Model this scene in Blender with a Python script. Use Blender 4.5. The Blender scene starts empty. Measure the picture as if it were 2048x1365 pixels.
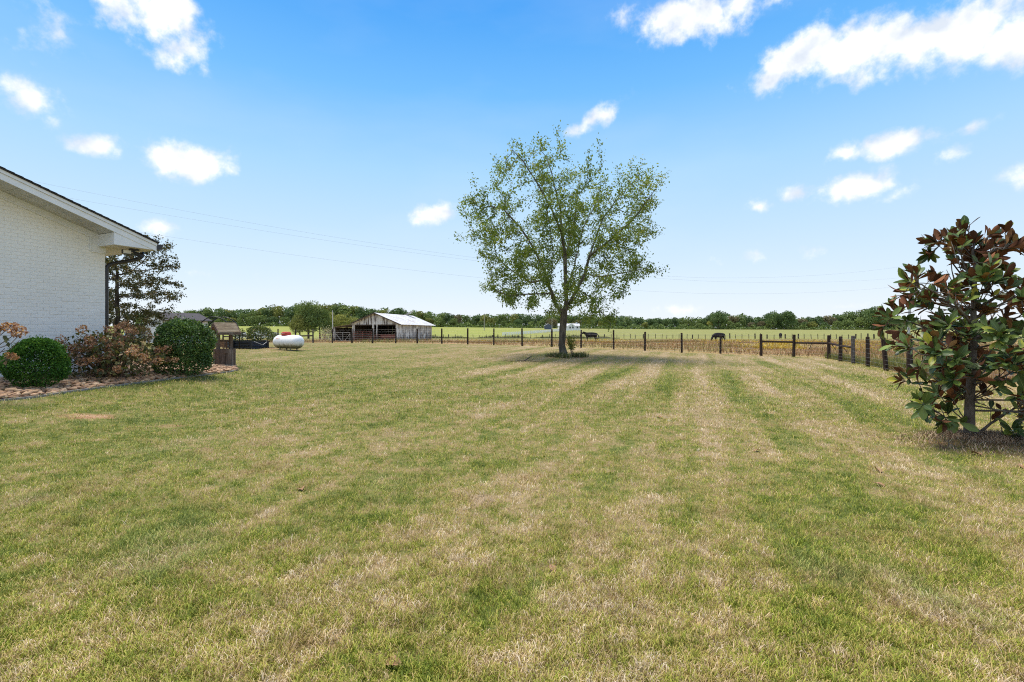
import bpy, math, random
import numpy as np
from mathutils import Vector, Matrix
from mathutils.kdtree import KDTree

random.seed(7)
RNG = np.random.default_rng(11)
S = bpy.context.scene
COL = S.collection
PI = math.pi

# ------------------------------------------------------------------ camera
EYE, FPX, CX, HZ = 1.4, 967.0, 1024.0, 664.0
cam_d = bpy.data.cameras.new('camera')
cam = bpy.data.objects.new('camera', cam_d)
COL.objects.link(cam)
cam.location = (0, 0, EYE)
cam.rotation_euler = (PI / 2, 0, 0)
cam_d.sensor_width = 36.0
cam_d.lens = 36.0 * FPX / 2048.0
cam_d.shift_y = -(682.5 - HZ) / 2048.0
cam_d.clip_start = 0.05
cam_d.clip_end = 6000
S.camera = cam

# ------------------------------------------------------------------ light and exposure
SUN_AZ, SUN_EL = math.radians(-55), math.radians(70)   # azimuth clockwise from +Y (view direction); sun stands high on the left
sun_d = bpy.data.lights.new('sun', 'SUN')
sun_d.energy = 3.2
sun_d.angle = math.radians(28.0)   # high thin cloud: the photograph's shadows are very soft
sun_d.color = (1.0, 0.92, 0.80)
sun = bpy.data.objects.new('sun', sun_d)
COL.objects.link(sun)
sdir = Vector((math.sin(SUN_AZ) * math.cos(SUN_EL), math.cos(SUN_AZ) * math.cos(SUN_EL), math.sin(SUN_EL)))
sun.rotation_euler = sdir.to_track_quat('Z', 'Y').to_euler()
S.view_settings.view_transform = 'Standard'
S.view_settings.look = 'None'
S.view_settings.gamma = 1
S.view_settings.use_curve_mapping = False
S.view_settings.exposure = 0.92
S.render.engine = 'CYCLES'
S.cycles.pixel_filter_type = 'BLACKMAN_HARRIS'
S.cycles.filter_width = 1.1
S.cycles.use_denoising = False     # keep the fine grass crisp; the remaining noise reads as film grain
S.cycles.max_bounces = 6
S.cycles.diffuse_bounces = 3
S.cycles.glossy_bounces = 2
S.cycles.transmission_bounces = 4
S.cycles.transparent_max_bounces = 4


def lin(r, g, b):
    f = lambda c: c / 12.92 if c <= 0.04045 else ((c + 0.055) / 1.055) ** 2.4
    return tuple(f(x / 255.0) for x in (r, g, b))


# ------------------------------------------------------------------ world: sky with drifting clouds
def build_world():
    w = bpy.data.worlds.new('World')
    S.world = w
    w.use_nodes = True
    nt = w.node_tree
    N, L = nt.nodes, nt.links
    N.clear()
    out = N.new('ShaderNodeOutputWorld')
    bg = N.new('ShaderNodeBackground')
    bg.inputs[1].default_value = 0.1
    L.new(bg.outputs[0], out.inputs[0])
    tc = N.new('ShaderNodeTexCoord')
    sep = N.new('ShaderNodeSeparateXYZ')
    L.new(tc.outputs['Generated'], sep.inputs[0])

    def m(op, a, b=None, c=None):
        n = N.new('ShaderNodeMath')
        n.operation = op
        for i, v in enumerate((a, b, c)):
            if v is None:
                continue
            if isinstance(v, (int, float)):
                n.inputs[i].default_value = v
            else:
                L.new(v, n.inputs[i])
        return n.outputs[0]
    az = m('ARCTAN2', sep.outputs[0], sep.outputs[1])
    el = m('ARCSINE', sep.outputs[2])
    # colour by height above the horizon
    ramp = N.new('ShaderNodeValToRGB')
    cr = ramp.color_ramp
    stops = [(0.0, (240, 245, 252)), (2.0, (235, 244, 254)), (5, (222, 239, 254)), (11, (199, 229, 255)),
             (18, (170, 217, 255)), (26, (117, 191, 254)), (34, (74, 165, 248)), (60, (56, 146, 238)), (90, (50, 134, 230))]
    cr.elements[0].position = 0
    cr.elements[0].color = lin(*stops[0][1]) + (1,)
    cr.elements[1].position = 1
    cr.elements[1].color = lin(*stops[-1][1]) + (1,)
    for d, c in stops[1:-1]:
        e = cr.elements.new(d / 90.0)
        e.color = lin(*c) + (1,)
    L.new(m('DIVIDE', m('MAXIMUM', el, 0.0), PI / 2), ramp.inputs[0])
    sky = N.new('ShaderNodeTexSky')
    sky.sky_type = 'NISHITA'
    sky.sun_disc = False
    sky.sun_elevation = SUN_EL
    sky.sun_rotation = SUN_AZ
    sky.air_density = 1.0
    sky.dust_density = 0.5

    def mixc(f, a, b, blend='MIX'):
        n = N.new('ShaderNodeMix')
        n.data_type = 'RGBA'
        n.blend_type = blend
        for s, v in ((n.inputs[0], f), (n.inputs[6], a), (n.inputs[7], b)):
            if isinstance(v, (int, float)):
                s.default_value = v
            elif isinstance(v, tuple):
                s.default_value = v
            else:
                L.new(v, s)
        return n.outputs[2]
    sc = N.new('ShaderNodeVectorMath')
    sc.operation = 'SCALE'
    L.new(ramp.outputs[0], sc.inputs[0])
    sc.inputs[3].default_value = 5.45
    base = mixc(0.05, sc.outputs[0], sky.outputs[0])
    # clouds: soft ellipses on the dome, torn by noise
    nz = N.new('ShaderNodeTexNoise')
    nz.inputs['Scale'].default_value = 9.0
    nz.inputs['Detail'].default_value = 4.0
    L.new(tc.outputs['Generated'], nz.inputs['Vector'])
    nf = N.new('ShaderNodeTexNoise')
    nf.inputs['Scale'].default_value = 20.0
    nf.inputs['Detail'].default_value = 7.0
    nf.inputs['Roughness'].default_value = 0.58
    L.new(tc.outputs['Generated'], nf.inputs['Vector'])
    cmb = N.new('ShaderNodeCombineXYZ')
    L.new(az, cmb.inputs[0])
    L.new(el, cmb.inputs[1])
    sub = N.new('ShaderNodeVectorMath')
    sub.operation = 'SUBTRACT'
    L.new(nz.outputs['Color'], sub.inputs[0])
    sub.inputs[1].default_value = (0.5, 0.5, 0.5)
    mul = N.new('ShaderNodeVectorMath')
    mul.operation = 'MULTIPLY_ADD'
    L.new(sub.outputs[0], mul.inputs[0])
    mul.inputs[1].default_value = (0.034, 0.018, 0)
    L.new(cmb.outputs[0], mul.inputs[2])
    clouds = [  # px, py, rx, ry, tilt, density
        (275, -12, 110, 60, 0, 1.2), (335, 30, 95, 58, -25, 1.2), (335, 118, 62, 20, 0, .5), (405, 140, 22, 16, 0, .38),
        (62, 208, 74, 36, -4, .95), (50, 25, 120, 55, 0, .45), (190, 292, 62, 21, 3, .95),
        (385, 325, 100, 36, -6, 1.05), (330, 330, 55, 28, 0, 1), (460, 342, 36, 18, -15, .7), (322, 457, 54, 20, 0, 1),
        (868, 428, 58, 22, 4, .85), (1182, 243, 72, 17, 22, .9), (1415, 22, 150, 48, 3, 1.1), (1370, 52, 80, 36, 8, 1),
        (1240, 35, 45, 24, -30, .48), (1620, 108, 130, 42, 14, 1.1), (1785, 82, 130, 52, 6, 1.15), (1700, 100, 120, 48, 8, 1.15), (1930, 62, 130, 66, 4, 1.2), (1850, 75, 110, 58, 0, 1.2),
        (2050, 72, 110, 60, 0, 1.2), (1555, 145, 60, 28, 24, .9), (1670, 42, 48, 26, 0, .5), (1790, 284, 88, 26, 4, 1.05),
        (1692, 307, 34, 18, 0, .95), (1706, 372, 76, 29, 4, 1.05), (1600, 383, 40, 13, 5, .6), (1518, 411, 32, 15, 0, .72),
        (1945, 252, 30, 13, 12, .5), (1780, 395, 40, 10, 20, .35), (1360, 620, 60, 13, 0, .7), (1690, 612, 60, 10, 0, .5),
        (2130, 330, 110, 40, 0, .9), (-220, 120, 120, 45, 0, 1), (1905, 312, 26, 11, 0, .35),
        (400, 548, 70, 12, 0, .38), (1560, 512, 60, 14, 0, .3)]
    acc = None
    for px, py, rx, ry, tilt, den in clouds:
        a = math.atan((px - CX) / FPX)
        e = math.atan((HZ - py) / FPX * math.cos(a))
        k = math.cos(a) ** 1.0 / FPX
        mp = N.new('ShaderNodeMapping')
        mp.vector_type = 'TEXTURE'
        mp.inputs['Location'].default_value = (a, e, 0)
        mp.inputs['Rotation'].default_value = (0, 0, math.radians(tilt))
        mp.inputs['Scale'].default_value = (rx * 1.3 * k * math.cos(a), ry * 1.36 * k * math.cos(e), 1)
        L.new(mul.outputs[0], mp.inputs[0])
        ln = N.new('ShaderNodeVectorMath')
        ln.operation = 'LENGTH'
        L.new(mp.outputs[0], ln.inputs[0])
        v = m('MULTIPLY_ADD', ln.outputs['Value'], -den, den)
        acc = v if acc is None else m('MAXIMUM', acc, v)
    # scattered clouds added overhead and behind the viewer, cover raised for white fill light
    nb = N.new('ShaderNodeTexNoise')
    nb.inputs['Scale'].default_value = 3.0
    nb.inputs['Detail'].default_value = 3.0
    L.new(tc.outputs['Generated'], nb.inputs['Vector'])
    away = N.new('ShaderNodeMapRange')
    L.new(m('MAXIMUM', m('SUBTRACT', el, 0.66), m('SUBTRACT', m('ABSOLUTE', az), 1.0)), away.inputs[0])
    away.inputs[1].default_value = 0.0
    away.inputs[2].default_value = 0.25
    more = m('MULTIPLY_ADD', nb.outputs['Fac'], 4.0, -1.65)
    more = m('ADD', m('MULTIPLY', away.outputs[0], 3.0), m('SUBTRACT', more, 3.0))
    acc = m('MAXIMUM', acc, m('MINIMUM', more, 1.0))
    dens = m('ADD', acc, m('MULTIPLY_ADD', nf.outputs['Fac'], 2.3, -1.20))
    mr = N.new('ShaderNodeMapRange')
    mr.interpolation_type = 'SMOOTHSTEP'
    L.new(dens, mr.inputs[0])
    mr.inputs[1].default_value = 0.0
    mr.inputs[2].default_value = 0.8
    # thin high haze veils over the whole dome
    nv = N.new('ShaderNodeTexNoise')
    nv.inputs['Scale'].default_value = 2.2
    nv.inputs['Detail'].default_value = 5.0
    mpv = N.new('ShaderNodeMapping')
    mpv.inputs['Scale'].default_value = (1, 1, 3.2)
    L.new(tc.outputs['Generated'], mpv.inputs[0])
    L.new(mpv.outputs[0], nv.inputs['Vector'])
    veil = N.new('ShaderNodeMapRange')
    L.new(nv.outputs['Fac'], veil.inputs[0])
    veil.inputs[1].default_value = 0.48
    veil.inputs[2].default_value = 0.85
    veil.inputs[3].default_value = 0.0
    veil.inputs[4].default_value = 0.15
    base2 = mixc(veil.outputs[0], base, (5.1, 5.3, 5.6, 1))
    # billows: the upper side of each puff is bright, the underside falls to a bluish grey
    off = N.new('ShaderNodeVectorMath')
    off.operation = 'ADD'
    L.new(tc.outputs['Generated'], off.inputs[0])
    off.inputs[1].default_value = (-0.012, 0.0, 0.022)
    nu = N.new('ShaderNodeTexNoise')
    nu.inputs['Scale'].default_value = 17.0
    nu.inputs['Detail'].default_value = 5.0
    nd = N.new('ShaderNodeTexNoise')
    nd.inputs['Scale'].default_value = 17.0
    nd.inputs['Detail'].default_value = 5.0
    L.new(off.outputs[0], nu.inputs['Vector'])
    L.new(tc.outputs['Generated'], nd.inputs['Vector'])
    relief = m('SUBTRACT', nd.outputs['Fac'], nu.outputs['Fac'])
    shade = N.new('ShaderNodeMapRange')
    L.new(m('ADD', relief, m('MULTIPLY', acc, 0.10)), shade.inputs[0])
    shade.inputs[1].default_value = -0.12
    shade.inputs[2].default_value = 0.16
    cc = mixc(shade.outputs[0], (4.1, 4.5, 5.1, 1), (6.2, 6.2, 6.2, 1))
    fin = mixc(m('POWER', mr.outputs[0], 1.25), base2, cc)
    L.new(fin, bg.inputs[0])


build_world()


# ------------------------------------------------------------------ terrain height and picture-to-ground lookup
def ss(a, b, x):
    t = np.clip((np.asarray(x, float) - a) / (b - a), 0, 1)
    return t * t * (3 - 2 * t)


FAR_U = [-2.5, -.6, -.13, .29, .7, 2.5]
FAR_H = [6.6, 6.3, 5.4, 3.6, 3.1, 3.1]


def gz(x, y):
    x = np.asarray(x, float)
    y = np.asarray(y, float)
    z = .46 * ss(13, 38, y - .55 * x) - .46 * ss(40, 62, y)
    z = z + .36 * ss(-5.0, -9.8, x) * (1 - ss(13, 20, y))
    z = z - .7 * ss(80, 170, y)
    u = x / np.maximum(np.abs(y), 1)
    z = z + ss(175, 430, y) * (np.interp(u, FAR_U, FAR_H) + .7) + ss(430, 1500, y) * 3
    z = z + .05 * np.sin(x * .37 + 1) * np.sin(y * .29) * ss(12, 30, y) * (1 - ss(100, 150, y)) * .6
    return z


def gzf(x, y):
    return float(gz(x, y))


def at(px, py, d):
    return Vector(((px - CX) / FPX * d, d, EYE + (HZ - py) / FPX * d))


def hit(px, py):
    d = 1.5
    while d < 1200:
        p = at(px, py, d)
        if p.z <= gzf(p.x, p.y):
            return p
        d *= 1.004
    return at(px, py, 1200)


def on(px, d, dz=0.0):
    x = (px - CX) / FPX * d
    return Vector((x, d, gzf(x, d) + dz))


# ------------------------------------------------------------------ mesh helpers
def mk(name, V, F, mat=None, parent=None, smooth=False, attrs=None, link=True):
    V = np.asarray(V, np.float32).reshape(-1, 3)
    me = bpy.data.meshes.new(name)
    if isinstance(F, np.ndarray):
        n, k = F.shape
        me.vertices.add(len(V))
        me.vertices.foreach_set('co', V.ravel())
        me.loops.add(n * k)
        me.loops.foreach_set('vertex_index', F.astype(np.int32).ravel())
        me.polygons.add(n)
        me.polygons.foreach_set('loop_start', np.arange(0, n * k, k, dtype=np.int32))
        me.polygons.foreach_set('loop_total', np.full(n, k, np.int32))
        me.update(calc_edges=True)
    else:
        me.from_pydata(V.tolist(), [], F)
        me.update()
    if smooth:
        me.polygons.foreach_set('use_smooth', np.ones(len(me.polygons), bool))
    for an, av in (attrs or {}).items():
        a = me.attributes.new(an, 'FLOAT', 'POINT')
        a.data.foreach_set('value', np.asarray(av, np.float32))
    if mat:
        me.materials.append(mat)
    if not link:
        return me
    o = bpy.data.objects.new(name, me)
    COL.objects.link(o)
    if parent:
        o.parent = parent
    return o


def inst(name, me, parent=None, loc=(0, 0, 0), rot=(0, 0, 0), scl=(1, 1, 1)):
    o = bpy.data.objects.new(name, me)
    COL.objects.link(o)
    o.location = loc
    o.rotation_euler = rot
    o.scale = scl
    if parent:
        o.parent = parent
    return o


def tag(o, label, cat, group=None, kind=None):
    o['label'] = label
    o['category'] = cat
    if group:
        o['group'] = group
    if kind:
        o['kind'] = kind
    return o


def thing(name, label, cat, loc=(0, 0, 0), rz=0, group=None):
    o = bpy.data.objects.new(name, None)
    COL.objects.link(o)
    o.location = loc
    o.rotation_euler = (0, 0, rz)
    o.empty_display_size = .2
    return tag(o, label, cat, group)


def stuff(o):
    o['kind'] = 'stuff'
    return o


def structure(o):
    o['kind'] = 'structure'
    return o


class MB:
    """collects boxes, beams and tubes; build() links them as one mesh"""

    def __init__(s):
        s.v, s.f = [], []

    def add(s, vs, fs):
        b = len(s.v)
        s.v += [tuple(v) for v in vs]
        s.f += [tuple(b + i for i in f) for f in fs]
        return s

    def box(s, c, size, rz=0, M=None):
        hx, hy, hz = (d / 2 for d in size)
        R = M or Matrix.Rotation(rz, 3, 'Z')
        c = Vector(c)
        vs = [c + R @ Vector((x * hx, y * hy, z * hz)) for x, y, z in
              ((-1, -1, -1), (1, -1, -1), (1, 1, -1), (-1, 1, -1), (-1, -1, 1), (1, -1, 1), (1, 1, 1), (-1, 1, 1))]
        return s.add(vs, ((0, 3, 2, 1), (4, 5, 6, 7), (0, 1, 5, 4), (1, 2, 6, 5), (2, 3, 7, 6), (3, 0, 4, 7)))

    def beam(s, p, q, w, h, up=(0, 0, 1)):
        p, q = Vector(p), Vector(q)
        d = (q - p)
        ln = d.length
        d.normalize()
        up = Vector(up)
        if abs(d.dot(up)) > .99:
            up = Vector((0, 1, 0))
        x = d.cross(up).normalized()
        z = x.cross(d).normalized()
        M = Matrix((x, d, z)).transposed()
        return s.box((p + q) / 2, (w, ln, h), M=M)

    def tube(s, pts, rad, n=8, cap=True):
        pts = [Vector(p) for p in pts]
        if isinstance(rad, (int, float)):
            rad = [rad] * len(pts)
        t0 = (pts[1] - pts[0]).normalized()
        a = Vector((0, 0, 1)) if abs(t0.z) < .9 else Vector((1, 0, 0))
        x = t0.cross(a).normalized()
        b = len(s.v)
        for i, p in enumerate(pts):
            t = (pts[min(i + 1, len(pts) - 1)] - pts[max(i - 1, 0)]).normalized()
            x = (x - t * x.dot(t))
            x = x.normalized() if x.length > 1e-6 else t.orthogonal().normalized()
            y = t.cross(x)
            for k in range(n):
                th = 2 * PI * k / n
                s.v.append(tuple(p + (x * math.cos(th) + y * math.sin(th)) * rad[i]))
        for i in range(len(pts) - 1):
            for k in range(n):
                k2 = (k + 1) % n
                s.f.append((b + i * n + k, b + i * n + k2, b + (i + 1) * n + k2, b + (i + 1) * n + k))
        if cap:
            s.f.append(tuple(b + k for k in reversed(range(n))))
            e = b + (len(pts) - 1) * n
            s.f.append(tuple(e + k for k in range(n)))
        return s

    def prism(s, poly, ext):
        """poly: list of 3-D points (planar), ext: extrusion vector"""
        n = len(poly)
        ext = Vector(ext)
        vs = [Vector(p) for p in poly] + [Vector(p) + ext for p in poly]
        fs = [tuple(reversed(range(n))), tuple(range(n, 2 * n))]
        fs += [(i, (i + 1) % n, n + (i + 1) % n, n + i) for i in range(n)]
        return s.add(vs, fs)

    def build(s, name, mat, parent=None, smooth=False, link=True):
        return mk(name, s.v, s.f, mat, parent, smooth, link=link)


# ------------------------------------------------------------------ materials
class NT:
    def __init__(s, name):
        s.mat = bpy.data.materials.new(name)
        s.mat.use_nodes = True
        s.t = s.mat.node_tree
        s.b = s.t.nodes['Principled BSDF']
        s.out = s.t.nodes['Material Output']

    def n(s, typ, **k):
        nd = s.t.nodes.new(typ)
        for a, v in k.items():
            setattr(nd, a, v)
        return nd

    def l(s, a, b):
        s.t.links.new(a, b)

    def math(s, op, a, b=None, c=None, clamp=False):
        n = s.n('ShaderNodeMath', operation=op, use_clamp=clamp)
        for i, v in enumerate((a, b, c)):
            if v is None:
                continue
            if isinstance(v, (int, float)):
                n.inputs[i].default_value = v
            else:
                s.l(v, n.inputs[i])
        return n.outputs[0]

    def mix(s, f, a, b, blend='MIX'):
        n = s.n('ShaderNodeMix', data_type='RGBA', blend_type=blend)
        for i, v in ((0, f), (6, a), (7, b)):
            if isinstance(v, (int, float)):
                n.inputs[i].default_value = v
            elif isinstance(v, tuple):
                n.inputs[i].default_value = v if len(v) == 4 else v + (1,)
            else:
                s.l(v, n.inputs[i])
        return n.outputs[2]

    def noise(s, scale, detail=4, rough=.55, vec=None, out='Fac'):
        n = s.n('ShaderNodeTexNoise')
        n.inputs['Scale'].default_value = scale
        n.inputs['Detail'].default_value = detail
        n.inputs['Roughness'].default_value = rough
        if vec is not None:
            s.l(vec, n.inputs['Vector'])
        return n.outputs[out]

    def ramp(s, fac, stops):
        n = s.n('ShaderNodeValToRGB')
        cr = n.color_ramp
        cr.elements[0].position, cr.elements[0].color = stops[0][0], stops[0][1] + (1,)
        cr.elements[1].position, cr.elements[1].color = stops[-1][0], stops[-1][1] + (1,)
        for p, c in stops[1:-1]:
            cr.elements.new(p).color = c + (1,)
        s.l(fac, n.inputs[0])
        return n.outputs[0]

    def range(s, v, a, b, c=0, d=1, smooth=True):
        n = s.n('ShaderNodeMapRange', interpolation_type='SMOOTHSTEP' if smooth else 'LINEAR')
        s.l(v, n.inputs[0])
        for i, q in enumerate((a, b, c, d)):
            n.inputs[i + 1].default_value = q
        return n.outputs[0]

    def attr(s, name):
        return s.n('ShaderNodeAttribute', attribute_name=name).outputs['Fac']

    def pos(s):
        return s.n('ShaderNodeNewGeometry').outputs['Position']

    def obj(s):
        return s.n('ShaderNodeTexCoord').outputs['Object']

    def bump(s, h, strength=.3, dist=.02):
        n = s.n('ShaderNodeBump')
        n.inputs['Strength'].default_value = strength
        n.inputs['Distance'].default_value = dist
        s.l(h, n.inputs['Height'])
        s.l(n.outputs[0], s.b.inputs['Normal'])

    def scaled(s, vec, sx, sy, sz):
        n = s.n('ShaderNodeMapping')
        n.inputs['Scale'].default_value = (sx, sy, sz)
        s.l(vec, n.inputs[0])
        return n.outputs[0]


def mat(name, c1, c2=None, rough=.7, scale=6, stretch=(1, 1, 1), metal=0, bump=0, c3=None, lo=.35, hi=.65, spec=.3, detail=5):
    q = NT(name)
    q.b.inputs['Roughness'].default_value = rough
    q.b.inputs['Metallic'].default_value = metal
    q.b.inputs['Specular IOR Level'].default_value = spec
    v = q.scaled(q.obj(), *stretch)
    f = q.noise(scale, detail, .6, v)
    col = q.mix(q.range(f, lo, hi), c1, c2 or tuple(x * .8 for x in c1))
    if c3:
        f2 = q.noise(scale * .31, 4, .6, v)
        col = q.mix(q.range(f2, .5, .68), col, c3)
    q.l(col, q.b.inputs['Base Color'])
    if bump:
        q.bump(q.noise(scale * 3, 4, .6, v), bump, .02)
    return q.mat


def leaf_mat(name, stops, trans=.3, rough=.55, objvar=.0, spec=.3, back=None):
    """stops: colour ramp over the per-leaf random number"""
    q = NT(name)
    f = q.attr('rnd')
    if objvar:
        r = q.n('ShaderNodeObjectInfo').outputs['Random']
        f = q.math('ADD', f, q.math('MULTIPLY_ADD', r, objvar, -objvar / 2), clamp=True)
    col = q.ramp(f, stops)
    if back:
        g = q.n('ShaderNodeNewGeometry').outputs['Backfacing']
        colb = q.ramp(f, back)
        col = q.mix(g, col, colb)
    q.l(col, q.b.inputs['Base Color'])
    q.b.inputs['Roughness'].default_value = rough
    q.b.inputs['Specular IOR Level'].default_value = spec
    if trans:
        tr = q.n('ShaderNodeBsdfTranslucent')
        q.l(q.mix(1.0, col, (1.25, 1.3, .7), 'MULTIPLY'), tr.inputs[0])
        ms = q.n('ShaderNodeMixShader')
        ms.inputs[0].default_value = trans
        q.l(q.b.outputs[0], ms.inputs[1])
        q.l(tr.outputs[0], ms.inputs[2])
        q.l(ms.outputs[0], q.out.inputs[0])
    return q.mat


# ------------------------------------------------------------------ fence line: pixel x, distance, post height (posts of the wire fence)
FENCE = [(300, 50), (360, 47), (410, 45.5), (446, 44.5), (471, 44), (513, 43.5), (556, 43), (591, 42.5), (626, 42), (664.6, 41.5), (704, 40.5), (745, 39.5),
         (791.5, 38.7), (834.5, 37.8), (883.5, 37), (935.3, 35.8), (987.5, 34.8), (1044.3, 33.7), (1103.3, 32.8), (1162, 31.8),
         (1227.3, 30.8), (1289.7, 30.2), (1363.5, 28.9), (1440.9, 28.2), (1522.3, 26.8), (1587.4, 25.9), (1657.7, 24.6), (1680.9, 22.7),
         (1706.2, 21.3), (1735.5, 19.4), (1772.6, 17.3), (1819.5, 15.2), (1880, 13.2), (2078, 10.7), (2330, 8.6)]
FXY = [((p - CX) / FPX * d, d) for p, d in FENCE]
FX = np.array([p[0] for p in FXY[:27]])
FY = np.array([p[1] for p in FXY[:27]])
GX = np.array([FXY[-1][0] - 1.5] + [p[0] for p in FXY[26:][::-1]])
GY = np.array([-40.0] + [p[1] for p in FXY[26:][::-1]])


def beyond(x, y):
    """signed distance-like value: > 0 outside the lawn fence"""
    a = y - np.interp(x, FX, FY)
    b = x - np.interp(y, GY, GX)
    b = np.where(y > 24.6, x - 16.1 - (y - 24.6) * 5, b)
    return np.where(x > 16.1, np.maximum(b, a), np.maximum(a, b))


# bare or mulched spots on the lawn: pixel, radius x, radius y, amount
SPOTS = [(185, 833, .42, .28, 1.0), (345, 852, .6, .35, .6), (95, 840, .5, .3, .5), (1940, 895, 1.1, .75, .65), (525, 697, 1.3, 1.2, .95), (1150, 716, 1.5, 1.0, .6), (1265, 1140, .28, .12, .45),
         (1045, 728, 1.6, .7, .45), (1075, 1045, .14, .10, .5), (1215, 890, .25, .3, .4), (640, 790, .8, .5, .4)]
SP = [(hit(a, b), rx, ry, k) for a, b, rx, ry, k in SPOTS]


def dirt_at(x, y):
    d = np.zeros_like(np.asarray(x, float))
    for p, rx, ry, k in SP:
        d = np.maximum(d, k * np.exp(-(((x - p.x) / rx) ** 2 + ((y - p.y) / ry) ** 2)))
    return d


# ------------------------------------------------------------------ ground sheets
def lawn_field(q):
    """dryness of the turf (0 lush - 1 straw) from the place on the ground: mower stripes, streaks, patches"""
    p = q.pos()
    sx = q.n('ShaderNodeSeparateXYZ')
    q.l(p, sx.inputs[0])
    x, y = sx.outputs[0], sx.outputs[1]
    s_ = q.math('ADD', q.math('MULTIPLY', x, .932), q.math('MULTIPLY', y, -.362))
    t_ = q.math('ADD', q.math('MULTIPLY', x, .37), q.math('MULTIPLY', y, .93))
    cv = q.n('ShaderNodeCombineXYZ')
    q.l(s_, cv.inputs[0])
    q.l(q.math('MULTIPLY', t_, .07), cv.inputs[1])
    A = q.noise(1.5, 3, .55, cv.outputs[0])
    flat = q.n('ShaderNodeCombineXYZ')
    q.l(x, flat.inputs[0])
    q.l(y, flat.inputs[1])
    B = q.noise(.42, 4, .6, flat.outputs[0])
    Cn = q.noise(2.3, 4, .62, flat.outputs[0])
    D = q.noise(11, 3, .6, flat.outputs[0])
    st = q.math('SINE', q.math('ADD', q.math('MULTIPLY', s_, 2 * PI / 1.75), q.math('MULTIPLY', B, 3.2)))
    right = q.range(x, -4, 2.5)
    f = q.math('MULTIPLY_ADD', A, q.math('MULTIPLY_ADD', right, .95, .55), q.math('MULTIPLY_ADD', right, -.475, .205))
    E = q.noise(4.6, 3, .6, flat.outputs[0])
    for v, k in ((B, .95), (Cn, .95), (E, .8), (D, .7)):
        f = q.math('ADD', f, q.math('MULTIPLY_ADD', v, k, -k / 2))
    f = q.math('ADD', f, q.math('MULTIPLY', q.math('MULTIPLY', st, right), .115))
    f = q.math('ADD', f, q.range(y, 13, 25, 0, .16))
    f = q.math('ADD', f, q.range(x, -8, 4, -.10, .05))
    return f, flat.outputs[0], x, y


def ground_material():
    q = NT('ground_turf')
    f, flat, x, y = lawn_field(q)
    fine = q.noise(60, 3, .7, flat)
    mid = q.noise(17, 3, .7, flat)
    ff = q.math('ADD', f, q.math('ADD', q.math('MULTIPLY_ADD', fine, .5, -.25), q.math('MULTIPLY_ADD', mid, .45, -.22)))
    lawn = q.ramp(ff, [(.08, (.060, .080, .018)), (.36, (.125, .140, .038)), (.52, (.185, .165, .060)), (.70, (.235, .175, .085)), (.95, (.31, .235, .14))])
    soil = q.mix(q.range(q.noise(5, 5, .7, flat), .35, .65), (.24, .125, .065), (.36, .23, .14))
    dn = q.math('ADD', q.attr('dirt'), q.math('MULTIPLY_ADD', q.noise(3.5, 5, .7, flat), .9, -.45))
    lawn = q.mix(q.range(dn, .35, .75), lawn, soil)
    # rough pasture and hay field beyond the fence
    stretch = q.n('ShaderNodeCombineXYZ')
    q.l(q.math('MULTIPLY', x, .35), stretch.inputs[0])
    q.l(y, stretch.inputs[1])
    pn = q.noise(.22, 5, .65, stretch.outputs[0])
    pf = q.noise(1.1, 4, .7, flat)
    near = q.mix(q.range(pn, .38, .62), (.30, .18, .085), (.27, .22, .07))
    near = q.mix(q.range(pf, .4, .7), near, (.31, .25, .13))
    mid2 = q.mix(q.range(pn, .35, .65), (.17, .185, .050), (.24, .215, .075))
    fn = q.noise(.9, 5, .7, stretch.outputs[0])
    far = q.mix(q.range(pn, .35, .65), (.205, .235, .050), (.27, .27, .072))
    far = q.mix(q.range(fn, .45, .7, 0, .7), far, (.17, .20, .045))
    farr = q.mix(q.range(pn, .35, .65), (.19, .20, .060), (.255, .235, .085))
    farr = q.mix(q.range(fn, .42, .68, 0, .8), farr, (.15, .165, .055))
    far = q.mix(q.range(q.math('DIVIDE', x, q.math('MAXIMUM', y, 1)), -.02, .14), far, farr)
    pas = q.mix(q.range(y, 70, 105), near, mid2)
    pas = q.mix(q.range(y, 150, 230), pas, far)
    zn = q.math('ADD', q.attr('zone'), q.math('MULTIPLY_ADD', q.noise(1.3, 4, .6, flat), 1.6, -.8))
    col = q.mix(q.range(zn, -.5, .5), lawn, pas)
    q.l(col, q.b.inputs['Base Color'])
    q.b.inputs['Roughness'].default_value = .95
    q.b.inputs['Specular IOR Level'].default_value = .1
    q.bump(q.math('ADD', fine, q.math('MULTIPLY', mid, 1.6)), .5, .03)
    return q.mat


MG = ground_material()


def build_ground():
    xs = np.concatenate([-np.geomspace(29, 2500, 34)[::-1], np.linspace(-28, 24, 170), np.geomspace(25, 2500, 34)])
    ys = np.concatenate([[-400, -150, -60, -25, -12], np.linspace(-6, 52, 190), np.geomspace(53, 3200, 76)])
    X, Y = np.meshgrid(xs, ys)
    Z = gz(X, Y)
    V = np.stack([X, Y, Z], -1).reshape(-1, 3)
    ny, nx = X.shape
    i = np.arange(ny * nx).reshape(ny, nx)
    Q = np.stack([i[:-1, :-1], i[:-1, 1:], i[1:, 1:], i[1:, :-1]], -1).reshape(-1, 4)
    zone = beyond(V[:, 0], V[:, 1])
    dirt = dirt_at(V[:, 0], V[:, 1])
    cz = zone[Q].mean(1)
    cy = V[Q, 1].mean(1)
    for name, sel in (('lawn', cz <= .0), ('pasture', (cz > .0) & (cy < 200)), ('far_field', (cz > .0) & (cy >= 200))):
        q = Q[sel]
        used, inv = np.unique(q, return_inverse=True)
        o = mk(name, V[used], inv.reshape(-1, 4), MG, smooth=True,
               attrs={'zone': np.clip(zone[used], -4, 4), 'dirt': dirt[used]})
        structure(o)


build_ground()

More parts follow.
